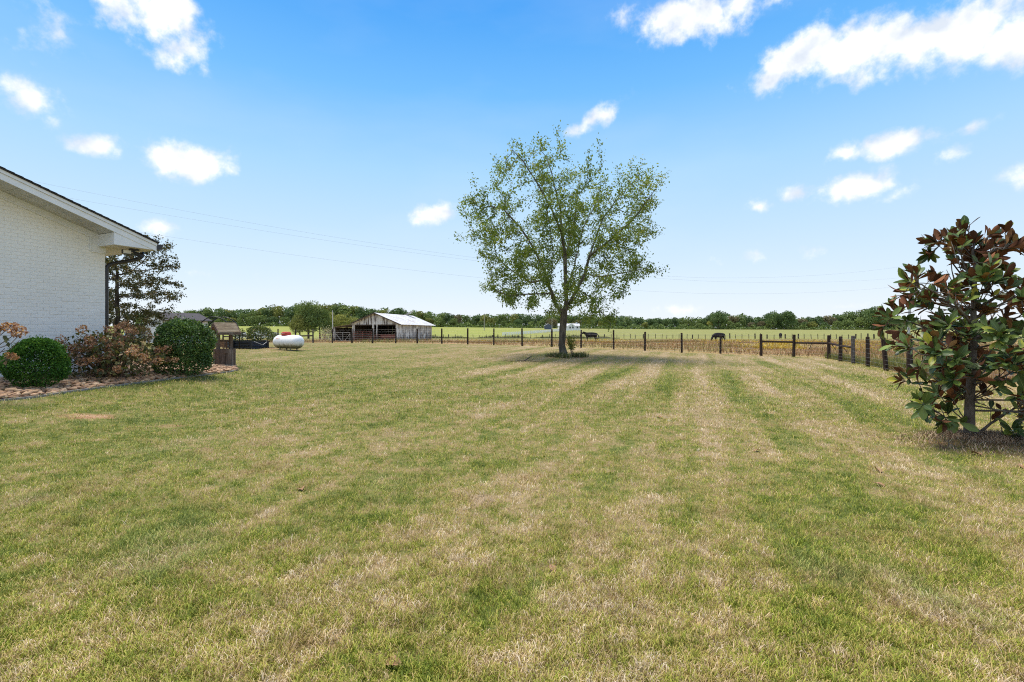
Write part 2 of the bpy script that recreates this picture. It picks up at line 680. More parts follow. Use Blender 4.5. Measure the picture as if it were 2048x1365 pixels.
# ------------------------------------------------------------------ rock bed outline (ground plan)
EDGE = [hit(-160, 828), hit(-40, 806), hit(60, 797), hit(140, 785), hit(220, 774), hit(300, 764), hit(390, 753), hit(455, 745), hit(474, 741)]
CORNER = Vector((-10.02, 11.9, 0))
HD = Vector((math.cos(math.radians(65)), math.sin(math.radians(65)), 0))       # along the gable wall, away from the viewer
HN = Vector((math.sin(math.radians(65)), -math.cos(math.radians(65)), 0))      # out of the gable wall
BED = [(p.x, p.y) for p in EDGE] + [(-9.6, 16.6), (-10.6, 16.2), (-11.6, 14.8), (-11.9, 13.0), (-10.1, 11.95)] + \
      [((CORNER + HD * s).x, (CORNER + HD * s).y) for s in (-1.5, -3.5, -6.0)]
BED = np.array(BED)


def in_poly(x, y, P):
    x = np.asarray(x, float)
    y = np.asarray(y, float)
    c = np.zeros(x.shape, bool)
    j = len(P) - 1
    for i in range(len(P)):
        xi, yi, xj, yj = P[i][0], P[i][1], P[j][0], P[j][1]
        if yi != yj:
            c ^= ((yi > y) != (yj > y)) & (x < (xj - xi) * (y - yi) / (yj - yi) + xi)
        j = i
    return c


# ------------------------------------------------------------------ grass blades (uncountable)
def blades(name, P, H, W, lean, mat_, parent=None, tone=None):
    """bent blades: 5 verts, quad + tri as three triangles"""
    n = len(P)
    az = RNG.uniform(0, 2 * PI, n)
    la = RNG.uniform(0, 2 * PI, n)
    side = np.stack([np.cos(az), np.sin(az), np.zeros(n)], -1)
    ld = np.stack([np.cos(la), np.sin(la), np.zeros(n)], -1)
    up = np.array([0, 0, 1.0])
    l1 = (lean * .45)[:, None]
    l2 = lean[:, None]
    H_ = H[:, None]
    mid = P + up * H_ * .6 * np.cos(l1) + ld * H_ * .6 * np.sin(l1)
    tip = mid + up * H_ * .4 * np.cos(l2 * 1.5) + ld * H_ * .4 * np.sin(l2 * 1.5)
    w = side * W[:, None] / 2
    V = np.stack([P - w, P + w, mid + w * .75, mid - w * .75, tip], 1).reshape(-1, 3)
    b = (np.arange(n) * 5)[:, None]
    F = np.concatenate([b + [0, 1, 2], b + [0, 2, 3], b + [3, 2, 4]], 1).reshape(-1, 3)
    r = RNG.uniform(0, 1, n)
    if tone is not None:
        r = np.clip(.45 * r + .55 * tone, 0, 1)
    return mk(name, V, F, mat_, parent, attrs={'rnd': np.repeat(r, 5)})


def grass_material():
    q = NT('grass_blade')
    f, flat, x, y = lawn_field(q)
    r = q.attr('rnd')
    tuft = q.noise(26, 2, .6, flat)
    ff = q.math('ADD', f, q.math('ADD', q.math('MULTIPLY_ADD', r, .74, -.405), q.math('MULTIPLY_ADD', tuft, .5, -.25)))
    col = q.ramp(ff, [(.0, (.115, .160, .016)), (.20, (.26, .315, .030)), (.38, (.395, .395, .070)), (.54, (.425, .33, .095)),
                      (.70, (.50, .365, .185)), (.86, (.63, .49, .31)), (1.0, (.74, .64, .47))])
    hue = q.noise(1.7, 4, .65, flat)
    hue2 = q.noise(.8, 3, .6, q.scaled(flat, 1.3, .7, 1))
    col = q.mix(q.range(hue, .52, .72, 0, .55), col, (.27, .155, .075))
    col = q.mix(q.range(hue2, .54, .70, 0, .24), col, (.31, .34, .22))
    val = q.math('MULTIPLY_ADD', q.noise(3.1, 4, .7, flat), 1.1, .47)
    col = q.mix(1.0, col, val, 'MULTIPLY')
    q.l(col, q.b.inputs['Base Color'])
    q.b.inputs['Roughness'].default_value = .6
    q.b.inputs['Specular IOR Level'].default_value = .25
    tr = q.n('ShaderNodeBsdfTranslucent')
    q.l(col, tr.inputs[0])
    ms = q.n('ShaderNodeMixShader')
    ms.inputs[0].default_value = .25
    q.l(q.b.outputs[0], ms.inputs[1])
    q.l(tr.outputs[0], ms.inputs[2])
    q.l(ms.outputs[0], q.out.inputs[0])
    return q.mat


def build_grass():
    n = 960000
    # even in the picture: density falls with the square of the distance
    u = RNG.uniform(-1.2, 1.2, n)
    d0, d1 = 1.55, 34.0
    inv = RNG.uniform(1 / d1 ** 1, 1 / d0 ** 1, n)
    mixk = RNG.uniform(0, 1, n) < .34
    d = np.where(mixk, np.exp(RNG.uniform(math.log(d0), math.log(d1), n)), 1 / inv)
    x, y = u * d, d
    keep = (beyond(x, y) < .1) & ~in_poly(x, y, BED)
    dr = dirt_at(x, y)
    keep &= RNG.uniform(0, 1, n) > dr * .75
    sd = (x - CORNER.x) * HD.x + (y - CORNER.y) * HD.y
    od = (x - CORNER.x) * HN.x + (y - CORNER.y) * HN.y
    keep &= ~((od < 0) & (sd < 0))
    x, y, d = x[keep], y[keep], d[keep]
    ck = np.sin(x * 23 + 2.1 * np.sin(y * 15)) * np.sin(y * 21 + 1.9 * np.sin(x * 18)) + .6 * np.sin(x * 7.3 + 1.4 * np.sin(y * 5.1)) * np.sin(y * 6.1 + 2 * np.sin(x * 4.7))
    k_ = (ck > -.62) | (RNG.uniform(0, 1, len(x)) < .35)
    x, y, d = x[k_], y[k_], d[k_]
    n = len(x)
    # tufts
    cl = np.sin(x * 17 + np.sin(y * 13) * 2) * np.sin(y * 19 + np.sin(x * 11) * 2)
    flatb = RNG.uniform(0, 1, n) < .36
    k = np.clip(d / 4.5, .85, 3.0)
    H = (RNG.uniform(.016, .040, n) + .010 * cl) * np.clip(d / 7, .9, 1.5)
    W = RNG.uniform(.0026, .0060, n) * k
    lean = np.where(flatb, RNG.uniform(1.15, 1.5, n), np.abs(RNG.normal(0, .8, n)))
    H = np.where(flatb, H * 1.7, H)
    W = np.where(flatb, W * .75, W)
    P = np.stack([x, y, gz(x, y) - .004], -1)
    P[:, 2] += np.where(flatb, RNG.uniform(.005, .03, n), 0)
    o = blades('mown_grass', P, H, W, lean, grass_material())
    tag(o, 'short patchy green and straw coloured grass of the mown lawn', 'grass', kind='stuff')


build_grass()

# ------------------------------------------------------------------ weeds beyond the fence
MWEED = leaf_mat('dry_weed', [(0, (.085, .095, .028)), (.25, (.17, .135, .05)), (.45, (.24, .125, .06)), (.7, (.32, .18, .105)), (.88, (.40, .27, .17)), (1, (.54, .42, .29))], .2, .8)
MGREENWEED = leaf_mat('field_weed', [(0, (.09, .12, .03)), (.5, (.20, .22, .065)), (1, (.33, .30, .12))], .2, .8)
MGOLD = leaf_mat('goldenrod_flower', [(0, (.36, .22, .02)), (.5, (.50, .33, .025)), (1, (.60, .45, .06))], .2, .8)


def build_weeds():
    n = 230000
    u = RNG.uniform(-.95, 1.25, n)
    d = 1 / RNG.uniform(1 / 90.0, 1 / 13.0, n)
    d2 = RNG.uniform(24, 90, n)
    d = np.where(RNG.uniform(0, 1, n) < .55, d, d2)
    x, y = u * d, d
    b = beyond(x, y)
    keep = (b > .15)
    # keep clear of the barn floor
    keep &= ~((y > 63.5) & (y < 80) & (x > -24.5) & (x < -12.2))
    x, y, d = x[keep], y[keep], d[keep]
    n = len(x)
    patch = np.sin(x * .31 + 2 * np.sin(y * .13)) * np.sin(y * .23 + 1.7 * np.sin(x * .19))
    H = RNG.uniform(.08, .30, n) * (1 + .55 * patch) * np.interp(d, [20, 40, 50, 58, 90], [1.0, 1.0, .7, .40, .40])
    W = RNG.uniform(.010, .026, n) * np.clip(d / 24, .7, 2.6)
    lean = np.abs(RNG.normal(0, 1.0, n))
    P = np.stack([x, y, gz(x, y) - .01 + RNG.uniform(0, .10, n) * (1 + patch)], -1)
    tone = .5 + .3 * np.sin(x * .55 + 1.9 * np.sin(y * .41)) + .25 * np.sin(y * .7 + 1.3 * np.sin(x * .33))
    green = (RNG.uniform(0, 1, n) < (.10 + .25 * (patch > .35) + .35 * (d > 68)))
    o = blades('tall_weeds', P[~green], H[~green], W[~green], lean[~green], MWEED, tone=tone[~green])
    tag(o, 'tall brown and pinkish dry weeds beyond the wire fence', 'weeds', kind='stuff')
    o = blades('field_grass', P[green], H[green] * .85, W[green], lean[green], MGREENWEED)
    tag(o, 'tall olive green grass between the dry weeds of the pasture', 'grass', kind='stuff')
    # goldenrod: thick on the right behind the brace rails, thin elsewhere
    n = 15000
    px = np.concatenate([RNG.normal(1600, 75, n // 2), RNG.uniform(900, 1850, n // 2)])
    d = np.concatenate([RNG.uniform(29, 50, n // 2), RNG.uniform(36, 62, n // 2)])
    x, y = (px - CX) / FPX * d, d
    k = (beyond(x, y) > .8) & (np.sin(x * .9 + np.sin(y * .7) * 2) + np.sin(y * .8 + x * .33) > np.where(np.arange(n) < n // 2, .35, 1.2))
    x, y = x[k], y[k]
    n = len(x)
    P = np.stack([x, y, gz(x, y) + RNG.uniform(.06, .30, n)], -1)
    o = blades('goldenrod', P, RNG.uniform(.05, .14, n), RNG.uniform(.03, .075, n), np.abs(RNG.normal(0, .8, n)), MGOLD)
    tag(o, 'yellow flowering goldenrod among the weeds beyond the fence', 'wildflowers', kind='stuff')


build_weeds()


# ------------------------------------------------------------------ leaf and branch builders
def unit(v):
    return v / np.maximum(np.linalg.norm(v, axis=-1, keepdims=True), 1e-9)


def rand_unit(n):
    return unit(RNG.normal(0, 1, (n, 3)))


def leaf_arrays(P, D, Nn, L, W, fold=.18):
    """diamond leaves folded along the midrib: base, left, tip, right"""
    D = unit(D)
    Sd = unit(np.cross(D, Nn))
    U = np.cross(Sd, D)
    L = L[:, None]
    W = W[:, None]
    a = P + D * L * .45 + U * W * fold
    V = np.stack([P, a - Sd * W / 2, P + D * L, a + Sd * W / 2], 1).reshape(-1, 3)
    b = (np.arange(len(P)) * 4)[:, None]
    F = np.concatenate([b + [0, 2, 1], b + [0, 3, 2]], 1).reshape(-1, 3)
    return V, F


def leaves(name, P, D, Nn, L, W, mat_, parent=None, rnd=None, link=True):
    V, F = leaf_arrays(P, D, Nn, L, W)
    r = np.repeat(RNG.uniform(0, 1, len(P)) if rnd is None else np.clip(rnd, 0, 1), 4)
    return mk(name, V, F, mat_, parent, attrs={'rnd': r}, link=link)


def colonize(A, nodes, parents, step, di, dk, iters, jitter=.12):
    nodes = [Vector(v) for v in nodes]
    parents = list(parents)
    A = [Vector(a) for a in A]
    for it in range(iters):
        if not A:
            break
        kd = KDTree(len(nodes))
        for i, v in enumerate(nodes):
            kd.insert(v, i)
        kd.balance()
        pull = {}
        keep = []
        for a in A:
            co, i, dist = kd.find(a)
            if dist < dk:
                continue
            keep.append(a)
            if dist < di:
                pull.setdefault(i, Vector((0, 0, 0)))
                pull[i] += (a - co).normalized()
        A = keep
        if not pull:
            break
        for i, v in pull.items():
            if v.length < 1e-4:
                continue
            d = v.normalized() + Vector(RNG.normal(0, jitter, 3))
            nodes.append(nodes[i] + d.normalized() * step)
            parents.append(i)
    return nodes, parents


def pipe_radii(nodes, parents, r0, p=2.3, rmax=None):
    n = len(nodes)
    acc = [0.0] * n
    child = [0] * n
    for i in range(n):
        if parents[i] >= 0:
            child[parents[i]] += 1
    rad = [r0] * n
    for i in range(n - 1, -1, -1):
        rad[i] = max(r0, acc[i] ** (1 / p)) if child[i] else r0
        if parents[i] >= 0:
            acc[parents[i]] += rad[i] ** p
    if rmax:
        k = rmax / rad[0]
        rad = [max(r0 * .8, r0 + (r - r0) * (rmax - r0) / max(rad[0] - r0, 1e-6)) for r in rad]
    return rad


def branch_mesh(nodes, parents, rad, thick=.04):
    n = len(nodes)
    kids = [[] for _ in range(n)]
    for i, p in enumerate(parents):
        if p >= 0:
            kids[p].append(i)
    mb = MB()
    stack = [(0, None)]
    while stack:
        s, par = stack.pop()
        chain = [s]
        while kids[chain[-1]]:
            ks = sorted(kids[chain[-1]], key=lambda k: -rad[k])
            for k in ks[1:]:
                stack.append((k, chain[-1]))
            chain.append(ks[0])
        pts = [nodes[i] for i in chain]
        rr = [rad[i] for i in chain]
        if par is not None:
            pts = [nodes[par]] + pts
            rr = [min(rad[par], rr[0] * 1.25)] + rr
        if len(pts) < 2:
            continue
        rr[-1] *= .6
        mb.tube(pts, rr, 9 if rr[0] > thick else (5 if rr[0] > thick * .3 else 3), cap=False)
    return mb


BARK = mat('bark', (.17, .145, .115), (.075, .062, .05), .9, 9, (1, 1, .22), bump=.8, c3=(.20, .20, .165), spec=.1)
BARK2 = mat('bark_dark', (.115, .09, .07), (.05, .04, .032), .9, 9, (1, 1, .25), bump=.6, spec=.1)


# ------------------------------------------------------------------ the airy elm in the middle of the lawn
def build_elm():
    base = hit(1127, 714)
    D = base.y
    k = D / FPX
    t = thing('elm_tree', 'airy green tree with a forked trunk standing in the middle of the lawn', 'tree', base)

    def L(px, py, dy=0.0):
        return Vector(((px - 1127) * k, dy, (714 - py) * k))
    O = [(80, 455), (190, 350), (240, 375), (290, 270), (292, 150), (350, 150), (440, 150), (500, 75), (560, 120), (630, 95), (665, 110), (700, 230), (780, 240),
         (840, 160), (830, 270), (890, 280), (1000, 290), (1115, 200), (1070, 290), (1165, 240), (1205, 320), (1140, 420), (1190, 470), (1145, 540), (1185, 560), (1170, 640), (1140, 720),
         (1060, 770), (1185, 830), (1060, 875), (1020, 920), (990, 985), (935, 1000), (1010, 1100), (860, 1165), (760, 1110), (690, 1060), (620, 1085), (560, 1060), (420, 1050),
         (330, 980), (210, 890), (330, 860), (345, 800), (220, 800), (180, 720), (85, 645), (180, 635), (175, 560), (140, 540)]
    poly = [(880 + a / 2.73, 240 + b / 2.73) for a, b in O]
    n = 9000
    px = RNG.uniform(905, 1325, n)
    py = RNG.uniform(278, 672, n)
    ok = in_poly(px, py, poly)
    px, py = px[ok], py[ok]
    # gaps: drop points in noisy pockets, thin towards the top
    g = np.sin(px * .075 + 2 * np.sin(py * .05)) * np.sin(py * .083 + 1.5 * np.sin(px * .041))
    g2 = np.sin(px * .19 + 1.7 * np.sin(py * .12)) * np.sin(py * .21 + 2 * np.sin(px * .10))
    ok = (g + .45 * g2 > -.18) & (RNG.uniform(0, 1, len(px)) < np.interp(py, [270, 380, 480, 600], [.32, .6, 1, .9]))
    px, py = px[ok][:1900], py[ok][:1900]
    hw = np.interp(py, [265, 330, 450, 560, 620, 670], [40, 130, 190, 175, 150, 90])
    cx = np.interp(py, [270, 400, 560, 640], [1120, 1118, 1128, 1130])
    dd = np.sqrt(np.clip(1 - ((px - cx) / (hw * 1.1)) ** 2, .05, 1)) * hw * .68
    dy = RNG.uniform(-1, 1, len(px)) * dd
    A = [Vector(((a - 1127) * k, c * k, (714 - b) * k)) for a, b, c in zip(px, py, dy)]
    nodes, par = [], []

    def limb(pts, start=None):
        """pts: (px,py,dy px) polyline resampled"""
        pp = [L(a, b, c * k) for a, b, c in pts]
        last = start
        for i, q in enumerate(pp):
            if i == 0 and start is not None:
                p0 = nodes[start]
            elif i == 0:
                nodes.append(q)
                par.append(-1)
                last = len(nodes) - 1
                continue
            else:
                p0 = pp[i - 1]
            m_ = max(1, int((q - p0).length / .32))
            for j in range(1, m_ + 1):
                v = p0.lerp(q, j / m_) + Vector(RNG.normal(0, .012, 3))
                nodes.append(v)
                par.append(last)
                last = len(nodes) - 1
        return last

    def near(a, b):
        v = L(a, b)
        return min(range(len(nodes)), key=lambda i: (nodes[i].x - v.x) ** 2 + (nodes[i].z - v.z) ** 2)
    limb([(1127, 716, 0), (1124, 690, 0), (1126, 660, 0), (1127, 640, 0), (1128, 627, 0)])
    f = len(nodes) - 1
    limb([(1133, 600, 0), (1132, 560, 5), (1130, 500, 8), (1126, 460, 10), (1122, 420, 12), (1108, 350, 20), (1096, 310, 22)], f)
    limb([(1112, 612, -5), (1098, 575, -12), (1088, 545, -18), (1070, 510, -30), (1040, 465, -45), (1010, 435, -55)], f)
    limb([(1140, 606, 4), (1156, 578, 10), (1172, 545, 16), (1183, 510, 20), (1196, 470, 28), (1212, 430, 35), (1240, 390, 45)], f)
    limb([(1120, 470, -20), (1100, 430, -45), (1075, 390, -60), (1045, 345, -60), (1015, 310, -55)], near(1131, 520))
    limb([(1150, 455, 40), (1160, 410, 60), (1165, 360, 70), (1175, 320, 70)], near(1131, 510))
    limb([(1215, 485, -20), (1255, 450, -45), (1290, 400, -60)], near(1183, 512))
    limb([(1060, 590, -20), (1020, 595, -35), (985, 582, -40)], near(1102, 585))
    limb([(1185, 595, 5), (1205, 622, 20), (1222, 640, 15)], near(1160, 570))
    limb([(1190, 560, -50), (1230, 555, -70), (1280, 545, -70)], near(1170, 550))
    limb([(1065, 560, 60), (1030, 535, 90), (990, 500, 100)], near(1092, 560))
    limb([(1100, 520, -80), (1090, 470, -110), (1080, 430, -120)], near(1098, 575))
    limb([(1140, 540, -70), (1150, 480, -110), (1170, 440, -120)], near(1132, 580))
    n0 = len(nodes)
    nodes, par = colonize(A, nodes, par, .26, 3.0, .42, 60, .18)
    tips = [(916, 405), (990, 294), (1041, 300), (1064, 269), (1111, 275), (1124, 278), (1188, 299), (1219, 340), (1291, 312), (1307, 345), (1321, 358), (1317, 414),
            (1313, 470), (1316, 545), (911, 474), (927, 432), (952, 380), (986, 350), (998, 330), (1074, 285), (1240, 352), (1270, 345), (960, 562), (966, 580), (1299, 505), (1010, 318), (1152, 330), (1176, 318)]
    shoots = set()
    for a, b_ in tips:
        tip = L(a, b_, RNG.uniform(-60, 60) * k)
        i0 = min(range(len(nodes)), key=lambda i: abs((nodes[i] - tip).length - 1.25) + .35 * abs(nodes[i].x * (714 - b_) * k - tip.x * nodes[i].z) / 3 + (0 if nodes[i].z < tip.z + .3 else 2))
        st = nodes[i0]
        ctl = st.lerp(tip, .5) + Vector((0, 0, -.10)) + Vector(RNG.normal(0, .05, 3))
        prev = i0
        m_ = max(3, int((tip - st).length / .16))
        for j in range(1, m_ + 1):
            u = j / m_
            nodes.append(st * (1 - u) ** 2 + ctl * 2 * u * (1 - u) + tip * u * u)
            par.append(prev)
            prev = len(nodes) - 1
            shoots.add(prev)
    # long loose shoots standing out of the crown
    ctr = Vector((0, 0, 4.2))
    outer = [i for i in range(n0, len(nodes)) if nodes[i].z > 3.6 and (nodes[i] - ctr).length > 2.3]
    for q_ in range(85):
        i0 = int(RNG.choice(outer))
        st = nodes[i0]
        dr = ((st - ctr).normalized() * .8 + Vector((0, 0, .75)) + Vector(RNG.normal(0, .22, 3))).normalized()
        ln = RNG.uniform(.5, 1.25)
        if st.z + dr.z * ln > (714 - 295 - 30 * abs(st.x) / 3) * k or not -200 * k < st.x + dr.x * ln < 182 * k:
            continue
        prev = i0
        for j in range(1, int(ln / .15) + 1):
            nodes.append(st + dr * (j * .15) + Vector(RNG.normal(0, .012, 3)))
            par.append(prev)
            prev = len(nodes) - 1
            shoots.add(prev)
    rad = pipe_radii(nodes, par, .0062, 2.2, .172)
    rad = [r * (1 if i < 20 else .82) for i, r in enumerate(rad)]
    rad[0] *= 1.25
    rad[1] *= 1.1
    mb = branch_mesh(nodes, par, rad, .05)
    mb.build('trunk', BARK, t, smooth=True)
    # leaves hang along the fine twigs
    P, Dv = [], []
    for i in range(len(nodes)):
        if rad[i] < .022 and par[i] >= 0 and i > 8:
            p0, p1 = nodes[par[i]], nodes[i]
            tip = rad[i] < .0082
            c = 13 if tip else 10
            if i in shoots:
                c = 7
            gate = np.interp(p1.z / k, [40, 200, 330, 440], [14, 13.5, 8.5, 5.5]) / 7
            cl_ = math.sin(p1.x * 2.1 + 1.5 * math.sin(p1.z * 1.7)) * math.sin(p1.z * 2.3 + p1.y * 1.9 + 1.2 * math.sin(p1.x * 1.3))
            gate = 1.0 if i in shoots else gate * (1.55 if cl_ > -.1 else .45)
            for j in range(int(round(c * gate * RNG.uniform(.5, 1.7)))):
                q = p0.lerp(p1, RNG.uniform(-.2, 1.35))
                P.append(np.array(q) + RNG.normal(0, .115, 3))
                Dv.append(np.array((p1 - p0).normalized()) * .5 + RNG.normal(0, .6, 3) + np.array([0, 0, -.25]))
    P, Dv = np.array(P), np.array(Dv)
    n = len(P)
    Nn = rand_unit(n) * .8 + np.array([0, 0, .8])
    s = RNG.uniform(.085, .155, n)
    clump = .5 + .5 * np.sin(P[:, 0] * 1.1 + 1.3 * np.sin(P[:, 2] * .8)) * np.sin(P[:, 1] * .9 + P[:, 2] * .7)
    m_ = leaf_mat('elm_leaf', [(0, (0.078, 0.120, 0.023)), (.4, (0.133, 0.194, 0.034)), (.75, (0.218, 0.269, 0.048)), (1, (0.359, 0.367, 0.072))], .35, .5)
    leaves('crown', P, Dv, Nn, s, s * .55, m_, t, RNG.uniform(0, 1, n) * .65 + clump * .35)
    print('elm', len(nodes), n)
    # sprout and tufts round the foot
    b = hit(1143, 716)
    tt = thing('tree_sprout', 'small leafy yellow-green sapling growing beside the foot of the forked tree', 'sapling', b)
    mb = MB()
    P, Dv = [], []
    for i in range(9):
        a = RNG.uniform(0, 2 * PI)
        tip = Vector((math.cos(a) * RNG.uniform(.1, .38), math.sin(a) * RNG.uniform(.1, .38), RNG.uniform(.7, 1.18)))
        mid = tip * .5 + Vector((0, 0, .1))
        mb.tube([(0, 0, 0), mid, tip], [.012, .008, .004], 4)
        for j in range(46):
            q = (mid.lerp(tip, RNG.uniform(-.35, 1.05)))
            P.append(np.array(q) + RNG.normal(0, .05, 3))
            Dv.append(RNG.normal(0, 1, 3))
    mb.build('stem', BARK2, tt)
    P, Dv = np.array(P), np.array(Dv)
    n = len(P)
    leaves('foliage', P, Dv, rand_unit(n) + np.array([0, 0, .8]), RNG.uniform(.07, .12, n), RNG.uniform(.04, .06, n),
           leaf_mat('sprout_leaf', [(0, (.10, .13, .02)), (.6, (.20, .22, .04)), (1, (.32, .29, .06))], .35), tt)
    # grass-like border plants round the trunk
    n = 1700
    a = RNG.choice(RNG.uniform(0, 2 * PI, 17), n) + RNG.normal(0, .13, n)
    r = RNG.uniform(.25, .8, n) * (1 + .25 * np.sin(a * 3))
    x = base.x + np.cos(a) * r * 1.25 + .12
    y = base.y + np.sin(a) * r * .9 - .15
    o = blades('border_plants', np.stack([x, y, gz(x, y)], -1), RNG.uniform(.12, .34, n), RNG.uniform(.012, .028, n), np.abs(RNG.normal(0, .8, n)),
               leaf_mat('border_leaf', [(0, (.05, .075, .02)), (.6, (.12, .15, .04)), (.85, (.26, .22, .12)), (1, (.36, .27, .18))], .2))
    tag(o, 'ring of tufted green plants round the foot of the forked tree', 'ground cover', kind='stuff')
    # fallen branch
    p, q = hit(1049, 723.5), hit(1064, 719)
    mb = MB()
    q.z += .16
    mb.tube([p + Vector((0, 0, .03)), p.lerp(q, .5) + Vector((0, 0, .02)), q], [.03, .025, .012], 6)
    mb.tube([p + Vector((0, 0, .03)), p + Vector((-.5, -.1, .03)), p + Vector((-.95, .05, .025))], [.025, .018, .008], 5)
    mb.tube([p + Vector((-.4, -.08, .03)), p + Vector((-.8, -.35, .05))], [.014, .006], 4)
    mb.tube([p + Vector((.1, 0, .03)), p + Vector((.5, -.35, .03)), p + Vector((.9, -.42, .04))], [.016, .012, .005], 4)
    tag(mb.build('fallen_branch', BARK2), 'dead forked branch lying on the lawn left of the tree foot', 'branch')


build_elm()


# ------------------------------------------------------------------ dark leafy tree behind the house
def build_back_tree():
    D = 25.0
    k = D / FPX
    base = on(234, D)
    t = thing('maple_tree', 'dark brownish green tree rising behind the corner of the white house', 'tree', base)
    bpy_ = HZ + (EYE - base.z) / k
    O = [(150, 520), (215, 468), (236, 462), (250, 470), (262, 462), (292, 470), (312, 462), (318, 478), (312, 498), (328, 508), (312, 520), (300, 545), (318, 560), (340, 580), (348, 592), (346, 604), (322, 608),
         (316, 622), (325, 640), (312, 648), (300, 660), (268, 656), (230, 665), (180, 660), (130, 620)]
    n = 4200
    px = RNG.uniform(120, 350, n)
    py = RNG.uniform(455, 668, n)
    ok = in_poly(px, py, O)
    px, py = px[ok], py[ok]
    g = np.sin(px * .13 + 2 * np.sin(py * .09)) * np.sin(py * .12 + 1.5 * np.sin(px * .08))
    ok = g > -.45
    px, py = px[ok][:1000], py[ok][:1000]
    dd = np.sqrt(np.clip(1 - ((px - 235) / 125) ** 2, .05, 1)) * 100
    dy = RNG.uniform(-1, 1, len(px)) * dd
    A = [Vector(((a - 234) * k, c * k, (bpy_ - b) * k)) for a, b, c in zip(px, py, dy)]
    nodes, par = [Vector((0, 0, -.05))], [-1]
    for i in range(1, 16):
        nodes.append(Vector((RNG.normal(0, .02), RNG.normal(0, .02), i * .28)))
        par.append(i - 1)
    nodes, par = colonize(A, nodes, par, .2, 2.2, .3, 60, .15)
    rad = pipe_radii(nodes, par, .006, 2.3, .11)
    branch_mesh(nodes, par, rad, .05).build('trunk', BARK2, t, smooth=True)
    P, Dv = [], []
    for i in range(len(nodes)):
        if rad[i] < .02 and i > 10:
            for j in range(int(RNG.integers(13, 26))):
                q = nodes[par[i]].lerp(nodes[i], RNG.uniform(0, 1.2))
                P.append(np.array(q) + RNG.normal(0, .08, 3))
                Dv.append(RNG.normal(0, 1, 3) + np.array([0, 0, -.5]))
    P, Dv = np.array(P), np.array(Dv)
    n = len(P)
    s = RNG.uniform(.075, .125, n)
    leaves('crown', P, Dv, rand_unit(n) + np.array([0, 0, .8]), s, s * .75,
           leaf_mat('maple_leaf', [(0, (.039, .047, .016)), (.5, (.091, .094, .031)), (.85, (.150, .130, .047)), (1, (.221, .130, .065))], .18, .55), t)
    print('maple', len(nodes), n)


build_back_tree()


# ------------------------------------------------------------------ magnolia at the right edge
def magnolia_leaf_mesh(bend, width, cup):
    """obovate leaf, unit length along +Y, upper side +Z"""
    prof = [(0, .02), (.16, .17), (.38, .33), (.60, .40), (.80, .30), (.92, .15), (1, .0)]
    V, F = [], []
    for y, w in prof:
        z = -bend * y * y
        w *= width
        if w == 0:
            V.append((0, y, z))
        else:
            V += [(-w, y, z + cup * w), (0, y, z), (w, y, z + cup * w)]
    for i in range(len(prof) - 2):
        a = i * 3
        F += [(a, a + 1, a + 4, a + 3), (a + 1, a + 2, a + 5, a + 4)]
    a = (len(prof) - 2) * 3
    F += [(a, a + 1, a + 3), (a + 1, a + 2, a + 3)]
    return np.array(V), F


